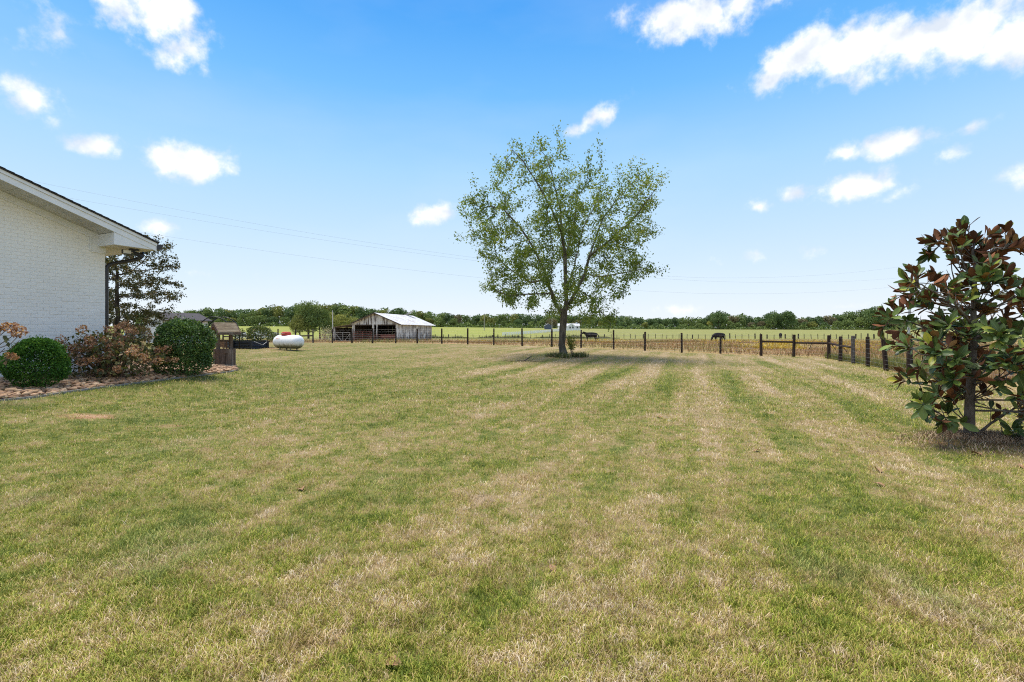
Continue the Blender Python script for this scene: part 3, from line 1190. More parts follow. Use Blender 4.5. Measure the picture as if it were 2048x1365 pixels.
def build_magnolia():
    base = hit(1940, 882)
    D = base.y
    k = D / FPX
    t = thing('magnolia_tree', 'young magnolia with glossy dark leaves and rust brown undersides by the right fence', 'tree', base)
    q = NT('magnolia_leaf')
    g = q.n('ShaderNodeNewGeometry').outputs['Backfacing']
    r = q.n('ShaderNodeObjectInfo').outputs['Random']
    rr = q.math('FRACT', q.math('ADD', r, q.attr('rnd')))
    top = q.ramp(rr, [(0, (0.030, 0.056, 0.015)), (.45, (0.064, 0.107, 0.026)), (.8, (0.122, 0.173, 0.037)), (.94, (0.189, 0.251, 0.038)), (1, (0.415, 0.376, 0.038))])
    und = q.ramp(rr, [(0, (.077, .031, .015)), (.5, (.168, .064, .029)), (.85, (.266, .112, .050)), (1, (.350, .210, .084))])
    top = q.mix(q.range(q.attr('rib'), .86, .98, 0, .7), top, (.17, .22, .07))
    top = q.mix(q.range(q.noise(9, 4, .6, q.pos()), .45, .75, 0, .5), top, (.075, .10, .03))
    q.l(q.mix(g, top, und), q.b.inputs['Base Color'])
    q.l(q.math('MULTIPLY_ADD', g, .4, .36), q.b.inputs['Roughness'])
    q.b.inputs['Specular IOR Level'].default_value = .26
    ML = q.mat
    variants = []
    for i in range(8):
        V, F = magnolia_leaf_mesh(RNG.uniform(-.05, .28), RNG.uniform(.46, .60), RNG.uniform(.15, .6))
        variants.append((V, F, mk('magnolia_leaf', V, F, ML, smooth=True, link=False, attrs={'rnd': np.zeros(len(V)), 'rib': (np.abs(V[:, 0]) < 1e-6).astype(float)})))

    def L(px, py, dy=0.0):
        return Vector(((px - 1940) * k, dy, (882 - py) * k))
    # stems traced from the photo: (px, py, depth m) lists
    trunk = [(1940, 884, 0), (1939, 850, 0), (1941, 800, .01), (1944, 740, 0), (1946, 680, -.01), (1947, 620, 0), (1949, 560, 0), (1950, 520, .0), (1948, 505, .02), (1952, 486, .02)]
    limbs = [
        ([(1940, 832, 0), (1905, 838, -.1), (1860, 830, -.2), (1835, 815, -.25), (1800, 795, -.3)], .012),
        ([(1941, 790, 0), (1900, 770, -.2), (1860, 760, -.35), (1850, 735, -.4)], .012),
        ([(1943, 750, 0), (1890, 730, -.25), (1830, 715, -.35), (1790, 705, -.4), (1765, 695, -.4)], .014),
        ([(1945, 700, 0), (1900, 670, .1), (1850, 645, .2), (1815, 640, .2), (1795, 655, .25)], .014),
        ([(1946, 660, 0), (1900, 630, -.2), (1860, 605, -.3), (1820, 590, -.35), (1790, 575, -.4), (1765, 570, -.4)], .016),
        ([(1947, 620, 0), (1920, 600, .2), (1880, 585, .25), (1850, 575, .2)], .012),
        ([(1948, 600, 0), (1925, 560, -.1), (1900, 515, -.15), (1888, 490, -.15)], .010),
        ([(1949, 575, 0), (1930, 540, .1), (1915, 505, .15), (1908, 482, .15), (1893, 500, .2)], .010),
        ([(1950, 570, 0), (1975, 530, .1), (1985, 500, .1), (1990, 510, .1), (2000, 520, .1)], .012),
        ([(1950, 540, 0), (1965, 500, -.15), (1976, 505, -.2), (1984, 492, -.2)], .010),
        ([(1948, 640, 0), (1990, 600, -.2), (2025, 575, -.3), (2050, 565, -.35)], .014),
        ([(1946, 690, 0), (1990, 660, .2), (2040, 622, .3), (2080, 610, .3)], .014),
        ([(1944, 740, 0), (2000, 710, -.3), (2050, 680, -.45), (2095, 660, -.5)], .016),
        ([(1943, 780, 0), (1990, 765, .3), (2045, 740, .4), (2110, 730, .4)], .014),
        ([(1941, 820, 0), (1985, 815, -.3), (2030, 800, -.4), (2090, 800, -.4)], .014),
        ([(1950, 880, .05), (1975, 845, -.05), (2010, 815, -.1), (2050, 800, -.1)], .018),
        ([(1952, 878, 0), (1990, 868, -.1), (2015, 855, -.15), (2020, 868, -.2)], .008),
        ([(1943, 770, 0), (1930, 750, -.45), (1915, 735, -.7), (1905, 720, -.75)], .012),
        ([(1943, 800, 0), (1950, 790, -.5), (1945, 800, -.75), (1935, 815, -.85)], .012),
        ([(1945, 720, 0), (1970, 700, -.5), (1985, 690, -.7)], .012),
        ([(1946, 660, 0), (1960, 640, -.45), (1955, 625, -.6)], .012),
        ([(1945, 700, 0), (1930, 680, -.5), (1900, 675, -.65)], .012),
        ([(1945, 720, 0), (1930, 700, .5), (1900, 690, .7)], .012),
        ([(1945, 700, 0), (1980, 680, .5), (2010, 670, .7)], .012),
        ([(1943, 790, 0), (1920, 780, .5), (1880, 770, .6)], .012),
        ([(1943, 790, 0), (1970, 780, .5), (2010, 775, .65)], .012),
        ([(1946, 650, 0), (1970, 620, .4), (1990, 600, .5)], .012),
        ([(1943, 760, 0), (1975, 750, -.6), (2005, 750, -.8)], .012),
        ([(1942, 810, 0), (1965, 815, -.5), (1985, 825, -.7)], .010),
        ([(1948, 600, 0), (1930, 580, -.3), (1910, 570, -.4)], .010),
    ]
    bare = [[(1915, 598, 0), (1898, 580, -.1), (1880, 560, -.15), (1872, 543, -.15)], [(1900, 582, -.1), (1895, 570, -.1), (1893, 552, -.1)],
            [(1946, 610, -.02), (1915, 555, -.2), (1893, 545, -.2), (1867, 491, -.25)], [(1925, 570, .1), (1918, 540, .1), (1912, 480, .1)]]
    mb = MB()
    tr = [L(*p) for p in trunk]
    mb.tube(tr, list(np.interp(range(len(tr)), [0, 1, 4, 9], [.072, .058, .036, .01])), 9)
    MBK = mat('magnolia_bark', (.17, .145, .125), (.085, .07, .058), .85, 14, (1, 1, .5), bump=.4, c3=(.23, .21, .18), spec=.15)
    mb.build('trunk', MBK, t, smooth=True)
    cl = []   # whorls: position, axis, leaf count
    mb = MB()
    for pts, r in limbs:
        pp = [L(*p) for p in pts]
        sm = []
        for i in range(len(pp) - 1):
            for j in range(3):
                u = j / 3
                sm.append(pp[i].lerp(pp[i + 1], u) + Vector(RNG.normal(0, .006, 3)))
        sm.append(pp[-1])
        mb.tube(sm, list(np.linspace(r * 1.1, .005, len(sm))), 6)
        m_ = len(sm)
        axis = (sm[-1] - sm[-3]).normalized()
        cl.append((sm[-1], axis, 10))
        start = max(2, int(m_ * .30))
        for i in range(start, m_ - 1):
            for rep in range(2):
                if RNG.uniform() < .64:
                    d = ((sm[i + 1] - sm[i - 1]).normalized() * .5 + Vector(RNG.normal(0, .6, 3)) + Vector((0, 0, .35))).normalized()
                    e = sm[i] + d * RNG.uniform(.10, .24)
                    mb.tube([sm[i], sm[i].lerp(e, .5) + Vector((0, 0, .01)), e], [.006, .005, .004], 4)
                    cl.append((e, d, int(RNG.integers(5, 9))))
    for pts in bare:
        mb.tube([L(*p) for p in pts], list(np.linspace(.009, .003, len(pts))), 5)
    # whorls straight on the trunk
    for i, p in enumerate(tr[2:], 2):
        for j in range(4 if p.z < 1.9 else 5):
            d = Vector((RNG.normal(0, 1), RNG.normal(0, 1), .5)).normalized()
            e = p + d * RNG.uniform(.12, .3) + Vector((0, 0, RNG.uniform(-.1, .15)))
            mb.tube([p, e], [.007, .004], 4)
            cl.append((e, d, int(RNG.integers(6, 10))))
    for j in range(62):
        zz = RNG.uniform(.5, 2.05)
        rr_ = (1.02 - .30 * abs(zz - 1.1)) * RNG.uniform(.2, .72)
        a = RNG.uniform(0, 2 * PI)
        e = Vector((math.cos(a) * rr_, math.sin(a) * rr_, zz))
        p = min(tr, key=lambda q_: abs(q_.z - (zz - .25)))
        d = (e - p).normalized()
        mb.tube([p, p.lerp(e, .5) + Vector((0, 0, -.03)), e], [.009, .007, .004], 4)
        cl.append((e, (d + Vector((0, 0, .4))).normalized(), int(RNG.integers(6, 10))))
    cl.append((tr[-1], Vector((0, 0, 1)), 12))
    mb.build('branches', MBK, t, smooth=True)
    lv = []
    for p, ax, c in cl:
        ax = Vector(ax)
        o1 = ax.orthogonal().normalized()
        o2 = ax.cross(o1)
        high = np.clip((p.z - 1.3) / 1.2, 0, 1)
        for j in range(c):
            th = j * 2.4 + RNG.uniform(-.5, .5)
            out = o1 * math.cos(th) + o2 * math.sin(th)
            open_ = RNG.uniform(.3, 1.25) - .12 * high
            d = (ax * math.cos(open_) + out * math.sin(open_) + Vector((0, 0, RNG.uniform(-.22, .32) + .25 * high - .12 * (1 - high)))).normalized()
            nrm = (ax * math.sin(open_) - out * math.cos(open_)) + Vector((0, 0, .35 - .2 * high)) + Vector(RNG.normal(0, .22, 3))
            x = d.cross(nrm).normalized()
            z = x.cross(d).normalized()
            s = RNG.uniform(.115, .195)
            pos = p - ax * RNG.uniform(0, .06) + d * .012
            if pos.z < .12 or (pos.z < .42 and abs(pos.x) < .3):
                continue
            M = Matrix((x, d, z)).transposed().to_4x4()
            M.translation = pos
            lv.append((M @ Matrix.Diagonal((s, s, s, 1)), int(RNG.integers(0, 8)), pos))
    cam_l = Vector((0, 0, EYE)) - base
    vis = [i for i, v in enumerate(lv) if abs((v[2] + base).x / (v[2] + base).y) < 1.07]
    vis.sort(key=lambda i: (lv[i][2] - cam_l).length)
    chosen = set(vis[:298])
    VV, FF, RR, BB, b = [], [], [], [], 0
    for i, (M, vi, pos) in enumerate(lv):
        V, F, me = variants[vi]
        if i in chosen:
            o = bpy.data.objects.new('leaf', me)
            COL.objects.link(o)
            o.parent = t
            o.matrix_local = M
        else:
            Mn = np.array(M)
            VV.append(V @ Mn[:3, :3].T + Mn[:3, 3])
            FF += [tuple(b + a for a in f) for f in F]
            RR += [RNG.uniform()] * len(V)
            BB += list((np.abs(V[:, 0]) < 1e-6).astype(float))
            b += len(V)
    o = mk('leaves', np.concatenate(VV), FF, ML, t, smooth=True, attrs={'rnd': RR, 'rib': BB})
    stuff(o)
    print('magnolia leaves', len(lv))
    # straw and clippings heaped under it
    n = 3000
    a = RNG.uniform(0, 2 * PI, n)
    r = np.sqrt(RNG.uniform(0, 1, n)) * np.abs(RNG.normal(.75, .3, n)) * (1 + .22 * np.sin(a * 2 + 1) + .13 * np.sin(a * 5))
    x = base.x + .12 + np.cos(a) * r * 1.05
    y = base.y - .1 + np.sin(a) * r * .62
    hh = .07 * np.clip(1 - r ** 2, 0, 1)
    o = blades('straw_mulch', np.stack([x, y, gz(x, y) + hh], -1), RNG.uniform(.05, .13, n), RNG.uniform(.004, .009, n), RNG.uniform(1.1, 1.5, n),
               leaf_mat('straw', [(0, (.16, .105, .07)), (.5, (.34, .24, .155)), (1, (.54, .42, .28))], 0, .9))
    tag(o, 'ring of dry straw mulch under the magnolia', 'mulch', kind='stuff')


build_magnolia()


# ------------------------------------------------------------------ white brick house (gable end at the left edge)
def build_house():
    ZB = .22            # wall foot, below the stones
    ZS = 3.475          # eave soffit
    ROOF = lambda s: 3.650 + .352 * (.7695 - s)      # top of the rake boards
    RIDGE_S = -5.2
    DEPTH = 13.0
    W2 = 2 * RIDGE_S
    t = thing('brick_house', 'white painted brick house with white eaves and a black gutter at the left edge', 'house', CORNER)
    M = Matrix((HD, HN, Vector((0, 0, 1)))).transposed()     # house frame (s, o, z) -> world offset from the corner

    def H(s, o, z):
        return M @ Vector((s, o, z))
    paint = NT('white_paint_brick')
    n1 = paint.noise(1.3, 4, .6, paint.pos())
    n2 = paint.noise(45, 3, .7, paint.pos())
    rndb = paint.n('ShaderNodeObjectInfo').outputs['Random']
    c = paint.mix(paint.range(n1, .3, .7), (.87, .85, .80), (.80, .78, .73))
    c = paint.mix(paint.math('MULTIPLY', rndb, .35), c, (.72, .70, .66))
    paint.l(c, paint.b.inputs['Base Color'])
    paint.b.inputs['Roughness'].default_value = .6
    paint.bump(n2, .35, .006)
    MBR = paint.mat
    MMO = mat('white_paint_mortar', (.84, .82, .78), (.76, .74, .70), .8, 20)
    MTR = mat('white_trim', (.80, .80, .80), (.74, .74, .74), .45, 3)
    MSO = mat('soffit_vinyl', (.62, .60, .555), (.52, .50, .46), .6, 2.5)
    MSH = mat('roof_shingle', (.05, .045, .042), (.022, .02, .02), .95, 25, bump=.5)
    MBK = mat('black_metal', (.012, .012, .014), (.02, .02, .022), .35, 6, spec=.5)
    trim_b = lambda s: 3.69 + .354 * (-.292 - s)
    # masonry body behind the bricks (mortar): pentagon prism
    tb = -.0118
    wall = [(W2, -tb, ZB), (0, -tb, ZB), (0, -tb, ROOF(0) - .24), (RIDGE_S, -tb, ROOF(RIDGE_S) - .24), (W2, -tb, ROOF(0) - .24)]
    mb = MB()
    mb.prism([H(*p) for p in wall], H(0, -DEPTH, 0))
    w = mb.build('wall', MMO, t)
    # bricks on the gable wall
    CH, BL, J = .0785, .213, .006
    bricks = []
    z = ZB
    row = 0
    while z < ROOF(RIDGE_S) - .3:
        s = -(row % 2) * BL / 2
        first = True
        while s > W2:
            L_ = BL / 2 if (row % 2 and first) else BL
            if row % 2 and first:
                s = 0
            sc = s - L_ / 2
            first = False
            top = 3.352 if sc > -.30 else trim_b(max(sc + L_ / 2, W2 - (sc - L_ / 2)) if sc > RIDGE_S else W2 - (sc - L_ / 2)) + .02
            lo_s = min(sc + L_ / 2, W2 - (sc - L_ / 2))
            if z + CH < (3.352 + .12 if sc > -.29 else trim_b(max(sc + L_ / 2, W2 - sc + L_ / 2)) + .155):
                bricks.append((sc, z + CH / 2, L_ - J))
            s -= L_
        z += CH
        row += 1
    near = sorted(range(len(bricks)), key=lambda i: 0 if (bricks[i][0] > -2.15 and bricks[i][1] > .34) else 1)
    vis = [b for b in bricks if b[0] > -2.15 and b[1] > .34]
    rest = [b for b in bricks if not (b[0] > -2.15 and b[1] > .34)]
    vis.sort(key=lambda b: abs(b[1] - 1.5) + .0 * b[0])
    rest += vis[300:]
    vis = vis[:300]

    def brick_mesh(L_):
        e = .004
        x, y, zz = L_ / 2, .022, CH / 2 - J / 2
        V = [(-x, -y, -zz), (x, -y, -zz), (x, -y, zz), (-x, -y, zz), (-x + e, y, -zz + e), (x - e, y, -zz + e), (x - e, y, zz - e), (-x + e, y, zz - e)]
        return V, [(4, 5, 6, 7), (0, 1, 5, 4), (1, 2, 6, 5), (2, 3, 7, 6), (3, 0, 4, 7)]
    full = mk('brick', *brick_mesh(BL - J), MBR, link=False)
    half = mk('brick', *brick_mesh(BL / 2 - J), MBR, link=False)
    rzw = math.atan2(HD.y, HD.x)
    Rot = Matrix((HD, HN, Vector((0, 0, 1)))).transposed()
    RM = Rot.to_4x4()
    for s, z, L_ in vis:
        o = bpy.data.objects.new('brick', full if L_ > .15 else half)
        COL.objects.link(o)
        o.parent = w
        Mx = RM @ Matrix.Rotation(RNG.normal(0, .006), 4, 'Y')
        Mx.translation = H(s, -.004 + RNG.normal(0, .0016), z)
        o.matrix_local = Mx
    VV, FF, b = [], [], 0
    for s, z, L_ in rest:
        V, F = brick_mesh(L_)
        VV += [tuple(H(s + v[0], v[1] - .004 + 0 * z, z + v[2])) for v in V]
        FF += [tuple(b + i for i in f) for f in F]
        b += 8
    stuff(mk('brickwork', VV, FF, MBR, w))
    # frieze boards on the wall under the soffit
    mb = MB()
    s0, s1 = RIDGE_S, -.292

    def board(sa, sb, za, zb, ha, hb, o0, o1, mbx):
        P = [H(sa, o0, za), H(sb, o0, zb), H(sb, o0, zb + hb), H(sa, o0, za + ha)]
        mbx.prism(P, H(0, o1 - o0, 0))
    board(s0, s1, trim_b(s0), trim_b(s1), .17, .17, .0135, .036, mb)
    board(s1, 0, 3.352, 3.352, .5, .34, .0135, .036, mb)
    mb.build('frieze_board', MTR, t)
    mb = MB()
    board(s0, s1 - .03, trim_b(s0) - .03, trim_b(s1 - .03) - .03, .03, .03, .006, .048, mb)
    mb.box(H(s1 - .015, .027, (3.345 + trim_b(s1)) / 2), (.028, .046, trim_b(s1) - 3.345), M=Rot)
    mb.box(H(-.14, .024, 3.334), (.30, .04, .028), M=Rot)
    mb.build('frieze_moulding', MTR, t)
    # sloping soffit boards under the rake: one panel each
    OUT = .73
    npan = 18
    ds = (-.147 - RIDGE_S) / npan
    for i in range(npan):
        a = RIDGE_S + i * ds
        b_ = a + ds - .008
        zz = lambda s: ROOF(s) - .205
        mb = MB()
        mb.prism([H(a, .03, zz(a)), H(b_, .03, zz(b_)), H(b_, OUT - .02, zz(b_) - .005), H(a, OUT - .02, zz(a) - .005)], Vector((0, 0, .015)))
        mb.build('soffit_panel', MSO, t)
    # rake fascia: two boards
    for nm, dz0, dz1, o1 in (('fascia', -.205, -.075, OUT), ('rake_board', -.072, -.002, OUT + .02)):
        mb = MB()
        sb = .7695
        board(RIDGE_S, sb, ROOF(RIDGE_S) + dz0, ROOF(sb) + dz0, dz1 - dz0, dz1 - dz0, OUT - .025, o1, mb)
        P = [H(W2 - .77, OUT - .025, ROOF(sb) + dz0), H(RIDGE_S, OUT - .025, ROOF(RIDGE_S) + dz0),
             H(RIDGE_S, OUT - .025, ROOF(RIDGE_S) + dz1), H(W2 - .77, OUT - .025, ROOF(sb) + dz1)]
        mb.prism(P, H(0, o1 - OUT + .025, 0))
        mb.build(nm, MTR, t)
    # boxed eave return
    mb = MB()
    zt = lambda s: ROOF(s) - .21
    mb.prism([H(-.147, .036, ZS), H(.757, .036, ZS), H(.757, .036, zt(.757) + .02), H(-.147, .036, zt(-.147))], H(0, OUT - .012 - .036, 0))
    mb.build('eave_return', MTR, t)
    mb = MB()
    mb.prism([H(-.15, .05, ZS - .006), H(.76, .05, ZS - .006), H(.76, OUT - .015, ZS - .006), H(-.15, OUT - .015, ZS - .006)], Vector((0, 0, .005)))
    mb.prism([H(.004, -DEPTH, ZS), H(.76, -DEPTH, ZS), H(.76, .034, ZS), H(.004, .034, ZS)], Vector((0, 0, .012)))
    mb.build('eave_soffit', mat('eave_paint', (.74, .70, .62), (.66, .62, .54), .6, 3), t)
    # roof deck with shingles
    mb = MB()
    e = .80
    mb.prism([H(RIDGE_S, OUT + .045, ROOF(RIDGE_S)), H(e, OUT + .045, ROOF(e)), H(e, OUT + .045, ROOF(e) + .03), H(RIDGE_S, OUT + .045, ROOF(RIDGE_S) + .03)], H(0, -DEPTH - 1, 0))
    mb.prism([H(W2 - e, OUT + .045, ROOF(e)), H(RIDGE_S, OUT + .045, ROOF(RIDGE_S)), H(RIDGE_S, OUT + .045, ROOF(RIDGE_S) + .03), H(W2 - e, OUT + .045, ROOF(e) + .03)], H(0, -DEPTH - 1, 0))
    rf = mb.build('roof', MSH, t)
    mb = MB()
    ns = 44
    for i in range(ns):
        a = RIDGE_S + (e - RIDGE_S) * i / ns
        L_ = (e - RIDGE_S) / ns
        mb.prism([H(a, OUT + .05 + RNG.uniform(-.012, .012), ROOF(a) + .03), H(a + L_ * 1.15, OUT + .05, ROOF(a + L_ * 1.15) + .034),
                  H(a + L_ * 1.15, OUT + .05, ROOF(a + L_ * 1.15) + .046), H(a, OUT + .05, ROOF(a) + .034)], H(0, -DEPTH - 1, 0))
    stuff(mb.build('shingles', MSH, rf))
    # gutter along the eave: K profile
    prof = [(.772, 3.49), (.772, 3.625), (.915, 3.625), (.915, 3.59), (.895, 3.57), (.87, 3.50), (.85, 3.49)]
    mb = MB()
    mb.prism([H(s, OUT + .01, z) for s, z in prof], H(0, -DEPTH - .9, 0))
    mb.build('gutter', MBK, t)
    # downspout: outlet, elbow back to the wall, long drop
    pts = [(.83, -.02, 3.50), (.83, -.02, 3.40), (.80, -.03, 3.33), (.70, -.045, 3.27), (.45, -.06, 3.19), (.20, -.07, 3.11), (.11, -.07, 3.06), (.065, -.07, 2.98), (.06, -.07, 2.8), (.06, -.07, .5), (.10, -.07, .34), (.25, -.06, .30)]
    mb = MB()
    mb.tube([H(*p) for p in pts], .047, 10)
    mb.build('downspout', MBK, t, smooth=True)
    for zz in (2.5, 1.1):
        mb = MB()
        mb.box(H(.05, -.07, zz), (.12, .115, .03), M=Rot)
        mb.build('downspout_strap', MBK, t)
    # twin flood light fixed under the eave
    lt = thing('flood_light', 'black twin head security light fixed under the white eave', 'light', CORNER + H(.42, .42, ZS - .008))
    mb = MB()
    mb.box((0, 0, -.02), (.16, .16, .035), M=Rot)
    mb.tube([(0, 0, -.02), (0, 0, -.09)], .03, 8)
    mb.build('mount', MBK, lt)
    ca = (Vector((0, 0, EYE)) - lt.location).normalized()
    mb = MB()
    c0 = H(-.19, .05, -.10)
    mb.beam(Vector((0, 0, -.07)), c0 * .6, .03, .03)
    mb.box(c0, (.19, .05, .10), M=Rot)
    h = mb.build('lamp_head', MBK, lt)
    mb = MB()
    mb.box(c0 + H(0, .028, 0), (.165, .012, .08), M=Rot)
    mb.build('lens', mat('lamp_lens', (.62, .58, .45), (.5, .46, .36), .25, 8, spec=.6), h)
    mb = MB()
    mb.tube([Vector((0, 0, -.08)), H(.07, .02, -.12), H(.17, .04, -.20)], [.03, .05, .055], 10)
    mb.build('lamp_head', MBK, lt)


build_house()

# ------------------------------------------------------------------ rock bed
MST = NT('river_stone')
_r = MST.math('FRACT', MST.math('ADD', MST.n('ShaderNodeObjectInfo').outputs['Random'], MST.attr('rnd')))
_c = MST.ramp(_r, [(0, (0.148, 0.077, 0.040)), (.25, (0.297, 0.163, 0.078)), (.5, (0.410, 0.245, 0.122)), (.75, (0.490, 0.316, 0.165)), (.92, (0.570, 0.408, 0.244)), (1, (0.685, 0.540, 0.361))])
_c = MST.mix(MST.range(MST.noise(25, 4, .6, MST.pos()), .35, .7), _c, (.32, .20, .13))
MST.l(_c, MST.b.inputs['Base Color'])
MST.b.inputs['Roughness'].default_value = .8
MST.bump(MST.noise(60, 3, .6, MST.pos()), .3, .01)
MSTONE = MST.mat


def ico():
    f = (1 + 5 ** .5) / 2
    V = np.array([(-1, f, 0), (1, f, 0), (-1, -f, 0), (1, -f, 0), (0, -1, f), (0, 1, f), (0, -1, -f), (0, 1, -f), (f, 0, -1), (f, 0, 1), (-f, 0, -1), (-f, 0, 1)]) / 1.902
    F = np.array([(0, 11, 5), (0, 5, 1), (0, 1, 7), (0, 7, 10), (0, 10, 11), (1, 5, 9), (5, 11, 4), (11, 10, 2), (10, 7, 6), (7, 1, 8),
                  (3, 9, 4), (3, 4, 2), (3, 2, 6), (3, 6, 8), (3, 8, 9), (4, 9, 5), (2, 4, 11), (6, 2, 10), (8, 6, 7), (9, 8, 1)])
    return V, F


def build_bed():
    x0, y0 = BED.min(0)
    x1, y1 = BED.max(0)
    xs = np.arange(x0, x1, .16)
    ys = np.arange(y0, y1, .16)
    X, Y = np.meshgrid(xs, ys)
    ins = in_poly(X, Y, BED)
    V, F, idx = [], [], {}
    b3 = [Vector((p[0], p[1], gzf(*p) + .012)) for p in BED]
    bed = mk('rock_bed', [tuple(p) for p in b3], [tuple(range(len(b3)))], mat('bed_soil', (.16, .09, .06), (.10, .055, .04), .95, 8))
    structure(bed)
    n = 17000
    x = RNG.uniform(x0, x1, n)
    y = RNG.uniform(y0, y1, n)
    ok = in_poly(x, y, BED)
    x, y = x[ok], y[ok]
    # spacing
    P, grid = [], {}
    for a, c in zip(x, y):
        g = (int(a / .085), int(c / .085))
        if grid.get(g, 0) >= 1:
            continue
        grid[g] = 1
        P.append((a, c))
    P = np.array(P)
    vi, fi = ico()
    var = []
    for i in range(8):
        vv = vi * (1 + RNG.normal(0, .16, (12, 1))) * np.array([1, RNG.uniform(.6, .85), RNG.uniform(.34, .5)])
        var.append((vv, mk('stone', vv, fi, MSTONE, link=False, attrs={'rnd': np.zeros(12)})))
    dist = np.hypot(P[:, 0], P[:, 1])
    fr = np.abs(P[:, 0] / P[:, 1]) < 1.07
    size = RNG.uniform(.045, .095, len(P)) * (1 + .3 * (RNG.uniform(0, 1, len(P)) < .12))
    key = np.where(fr, -size / dist, 1)
    order = np.argsort(key)
    VV, FF, RR, b = [], [], [], 0
    for r, i in enumerate(order):
        a, c = P[i]
        z = gzf(a, c) + .02 + RNG.uniform(0, .035)
        rz, tx, ty = RNG.uniform(0, 2 * PI), RNG.normal(0, .25), RNG.normal(0, .25)
        k = int(RNG.integers(0, 8))
        if r < 300:
            inst('stone', var[k][1], bed, (a, c, z), (tx, ty, rz), (size[i],) * 3)
        else:
            R = np.array(Matrix.Rotation(rz, 3, 'Z') @ Matrix.Rotation(tx, 3, 'X') @ Matrix.Rotation(ty, 3, 'Y'))
            VV.append((var[k][0] * size[i]) @ R.T + np.array([a, c, z]))
            FF.append(fi + b)
            RR += [RNG.uniform()] * 12
            b += 12
    stuff(mk('stones', np.concatenate(VV), np.concatenate(FF), MSTONE, bed, attrs={'rnd': RR}))
    # low concrete-grey edging strip
    mb = MB()
    for i in range(len(EDGE) - 1):
        p, q = EDGE[i], EDGE[i + 1]
        mb.beam(Vector((p.x + .03, p.y, gzf(p.x, p.y) + .005)), Vector((q.x + .03, q.y, gzf(q.x, q.y) + .005)), .05, .05)
    e = mb.build('bed_edging', mat('edging', (.30, .28, .26), (.20, .19, .17), .9, 10), bed)


build_bed()


# ------------------------------------------------------------------ shrubs
def lump(d, seed, amp):
    r = np.random.default_rng(seed)
    v = np.zeros(len(d))
    for k in range(7):
        w = r.normal(0, 1, 3) * (2.2 + .6 * k)
        v += np.sin(d @ w + r.uniform(0, 6)) / (1 + .35 * k)
    return 1 + amp * v


def shrub(name, label, cat, base, rx, rz, n, size, m_, seed, amp=.05, asp=.6, lift=.95, stems=7, sprig=.0, boxy=2.0):
    t = thing(name, label, cat, base)
    d = rand_unit(n)
    d[:, 2] = np.where((d[:, 2] < -.55) & (RNG.uniform(0, 1, n) < .7), -d[:, 2], d[:, 2])
    p_ = boxy
    sup = (np.abs(d[:, 0]) ** p_ + np.abs(d[:, 1]) ** p_ + np.abs(d[:, 2]) ** p_) ** (-1 / p_)
    u = RNG.uniform(0, 1, n) ** .33
    r = (.55 + .45 * u) * lump(d, seed, amp) * sup
    sp = RNG.uniform(0, 1, n) < sprig
    r = np.where(sp, r * RNG.uniform(1.0, 1.13, n), r)
    P = d * r[:, None] * np.array([rx, rx * .92, rz * .5 * 1.02]) + np.array([0, 0, rz * .5 * lift])
    k = P[:, 2] > .02
    P, d = P[k], d[k]
    n = len(P)
    Dv = d * .7 + RNG.normal(0, .6, (n, 3)) + np.array([0, 0, .25])
    Nn = d * .8 + RNG.normal(0, .55, (n, 3)) + np.array([0, 0, .5])
    s = RNG.uniform(.75, 1.3, n) * size
    pat = .5 + .5 * np.sin(P[:, 0] * 5 / rx + seed) * np.sin(P[:, 2] * 5 / rx + 2)
    leaves('foliage', P, Dv, Nn, s, s * asp, m_, t, RNG.uniform(0, 1, n) * .75 + pat * .25)
    mb = MB()
    for i in range(stems):
        a = RNG.uniform(0, 2 * PI)
        mb.tube([(0, 0, -.03), (math.cos(a) * rx * .3, math.sin(a) * rx * .3, rz * .35), (math.cos(a) * rx * .6, math.sin(a) * rx * .6, rz * .65)], [.016, .012, .006], 5)
    mb.build('stem', BARK2, t)
    return t


b = hit(72, 778)
k = b.y / FPX
shrub('boxwood_shrub', 'round clipped dark green boxwood in the stones against the white brick wall', 'shrub', b, 51 * k, 101 * k, 19000, .034,
      leaf_mat('boxwood_leaf', [(0, (.020, .061, .014)), (.5, (.049, .133, .023)), (.85, (.102, .217, .032)), (1, (.189, .319, .051))] , .2, .75, spec=.12), 3, .045, .6, .93, sprig=.08)
b = hit(365, 752)
k = b.y / FPX
shrub('holly_shrub', 'large boxy green holly bush at the far end of the stone bed', 'shrub', b, 50 * k, 106 * k, 19000, .052,
      leaf_mat('holly_leaf', [(0, (.030, .066, .022)), (.5, (.078, .143, .039)), (.85, (.150, .240, .051)), (1, (.270, .360, .083))], .15, .5, spec=.35), 9, .075, .62, .93, sprig=.10, boxy=2.5)


def flower_ball(r, n, seed):
    g = np.random.default_rng(seed)
    d = unit(g.normal(0, 1, (n, 3)))
    P = d * r * g.uniform(.7, 1.0, (n, 1)) * np.array([1, 1, .72])
    s = g.uniform(.8, 1.3, n) * r * .38
    V, F = leaf_arrays(P, d * .4 + g.normal(0, .6, (n, 3)), d + g.normal(0, .4, (n, 3)), s, s * .8)
    return V, F, np.repeat(g.uniform(0, 1, n), 4)


MHY = leaf_mat('dried_hydrangea', [(0, (0.167, 0.073, 0.039)), (.4, (0.333, 0.162, 0.088)), (.75, (0.514, 0.292, 0.176)), (1, (0.696, 0.486, 0.334))], .25, .8)
MHL = leaf_mat('hydrangea_leaf', [(0, (.035, .045, .015)), (.5, (.085, .095, .028)), (.8, (.13, .11, .045)), (1, (.19, .10, .05))], .2, .6)


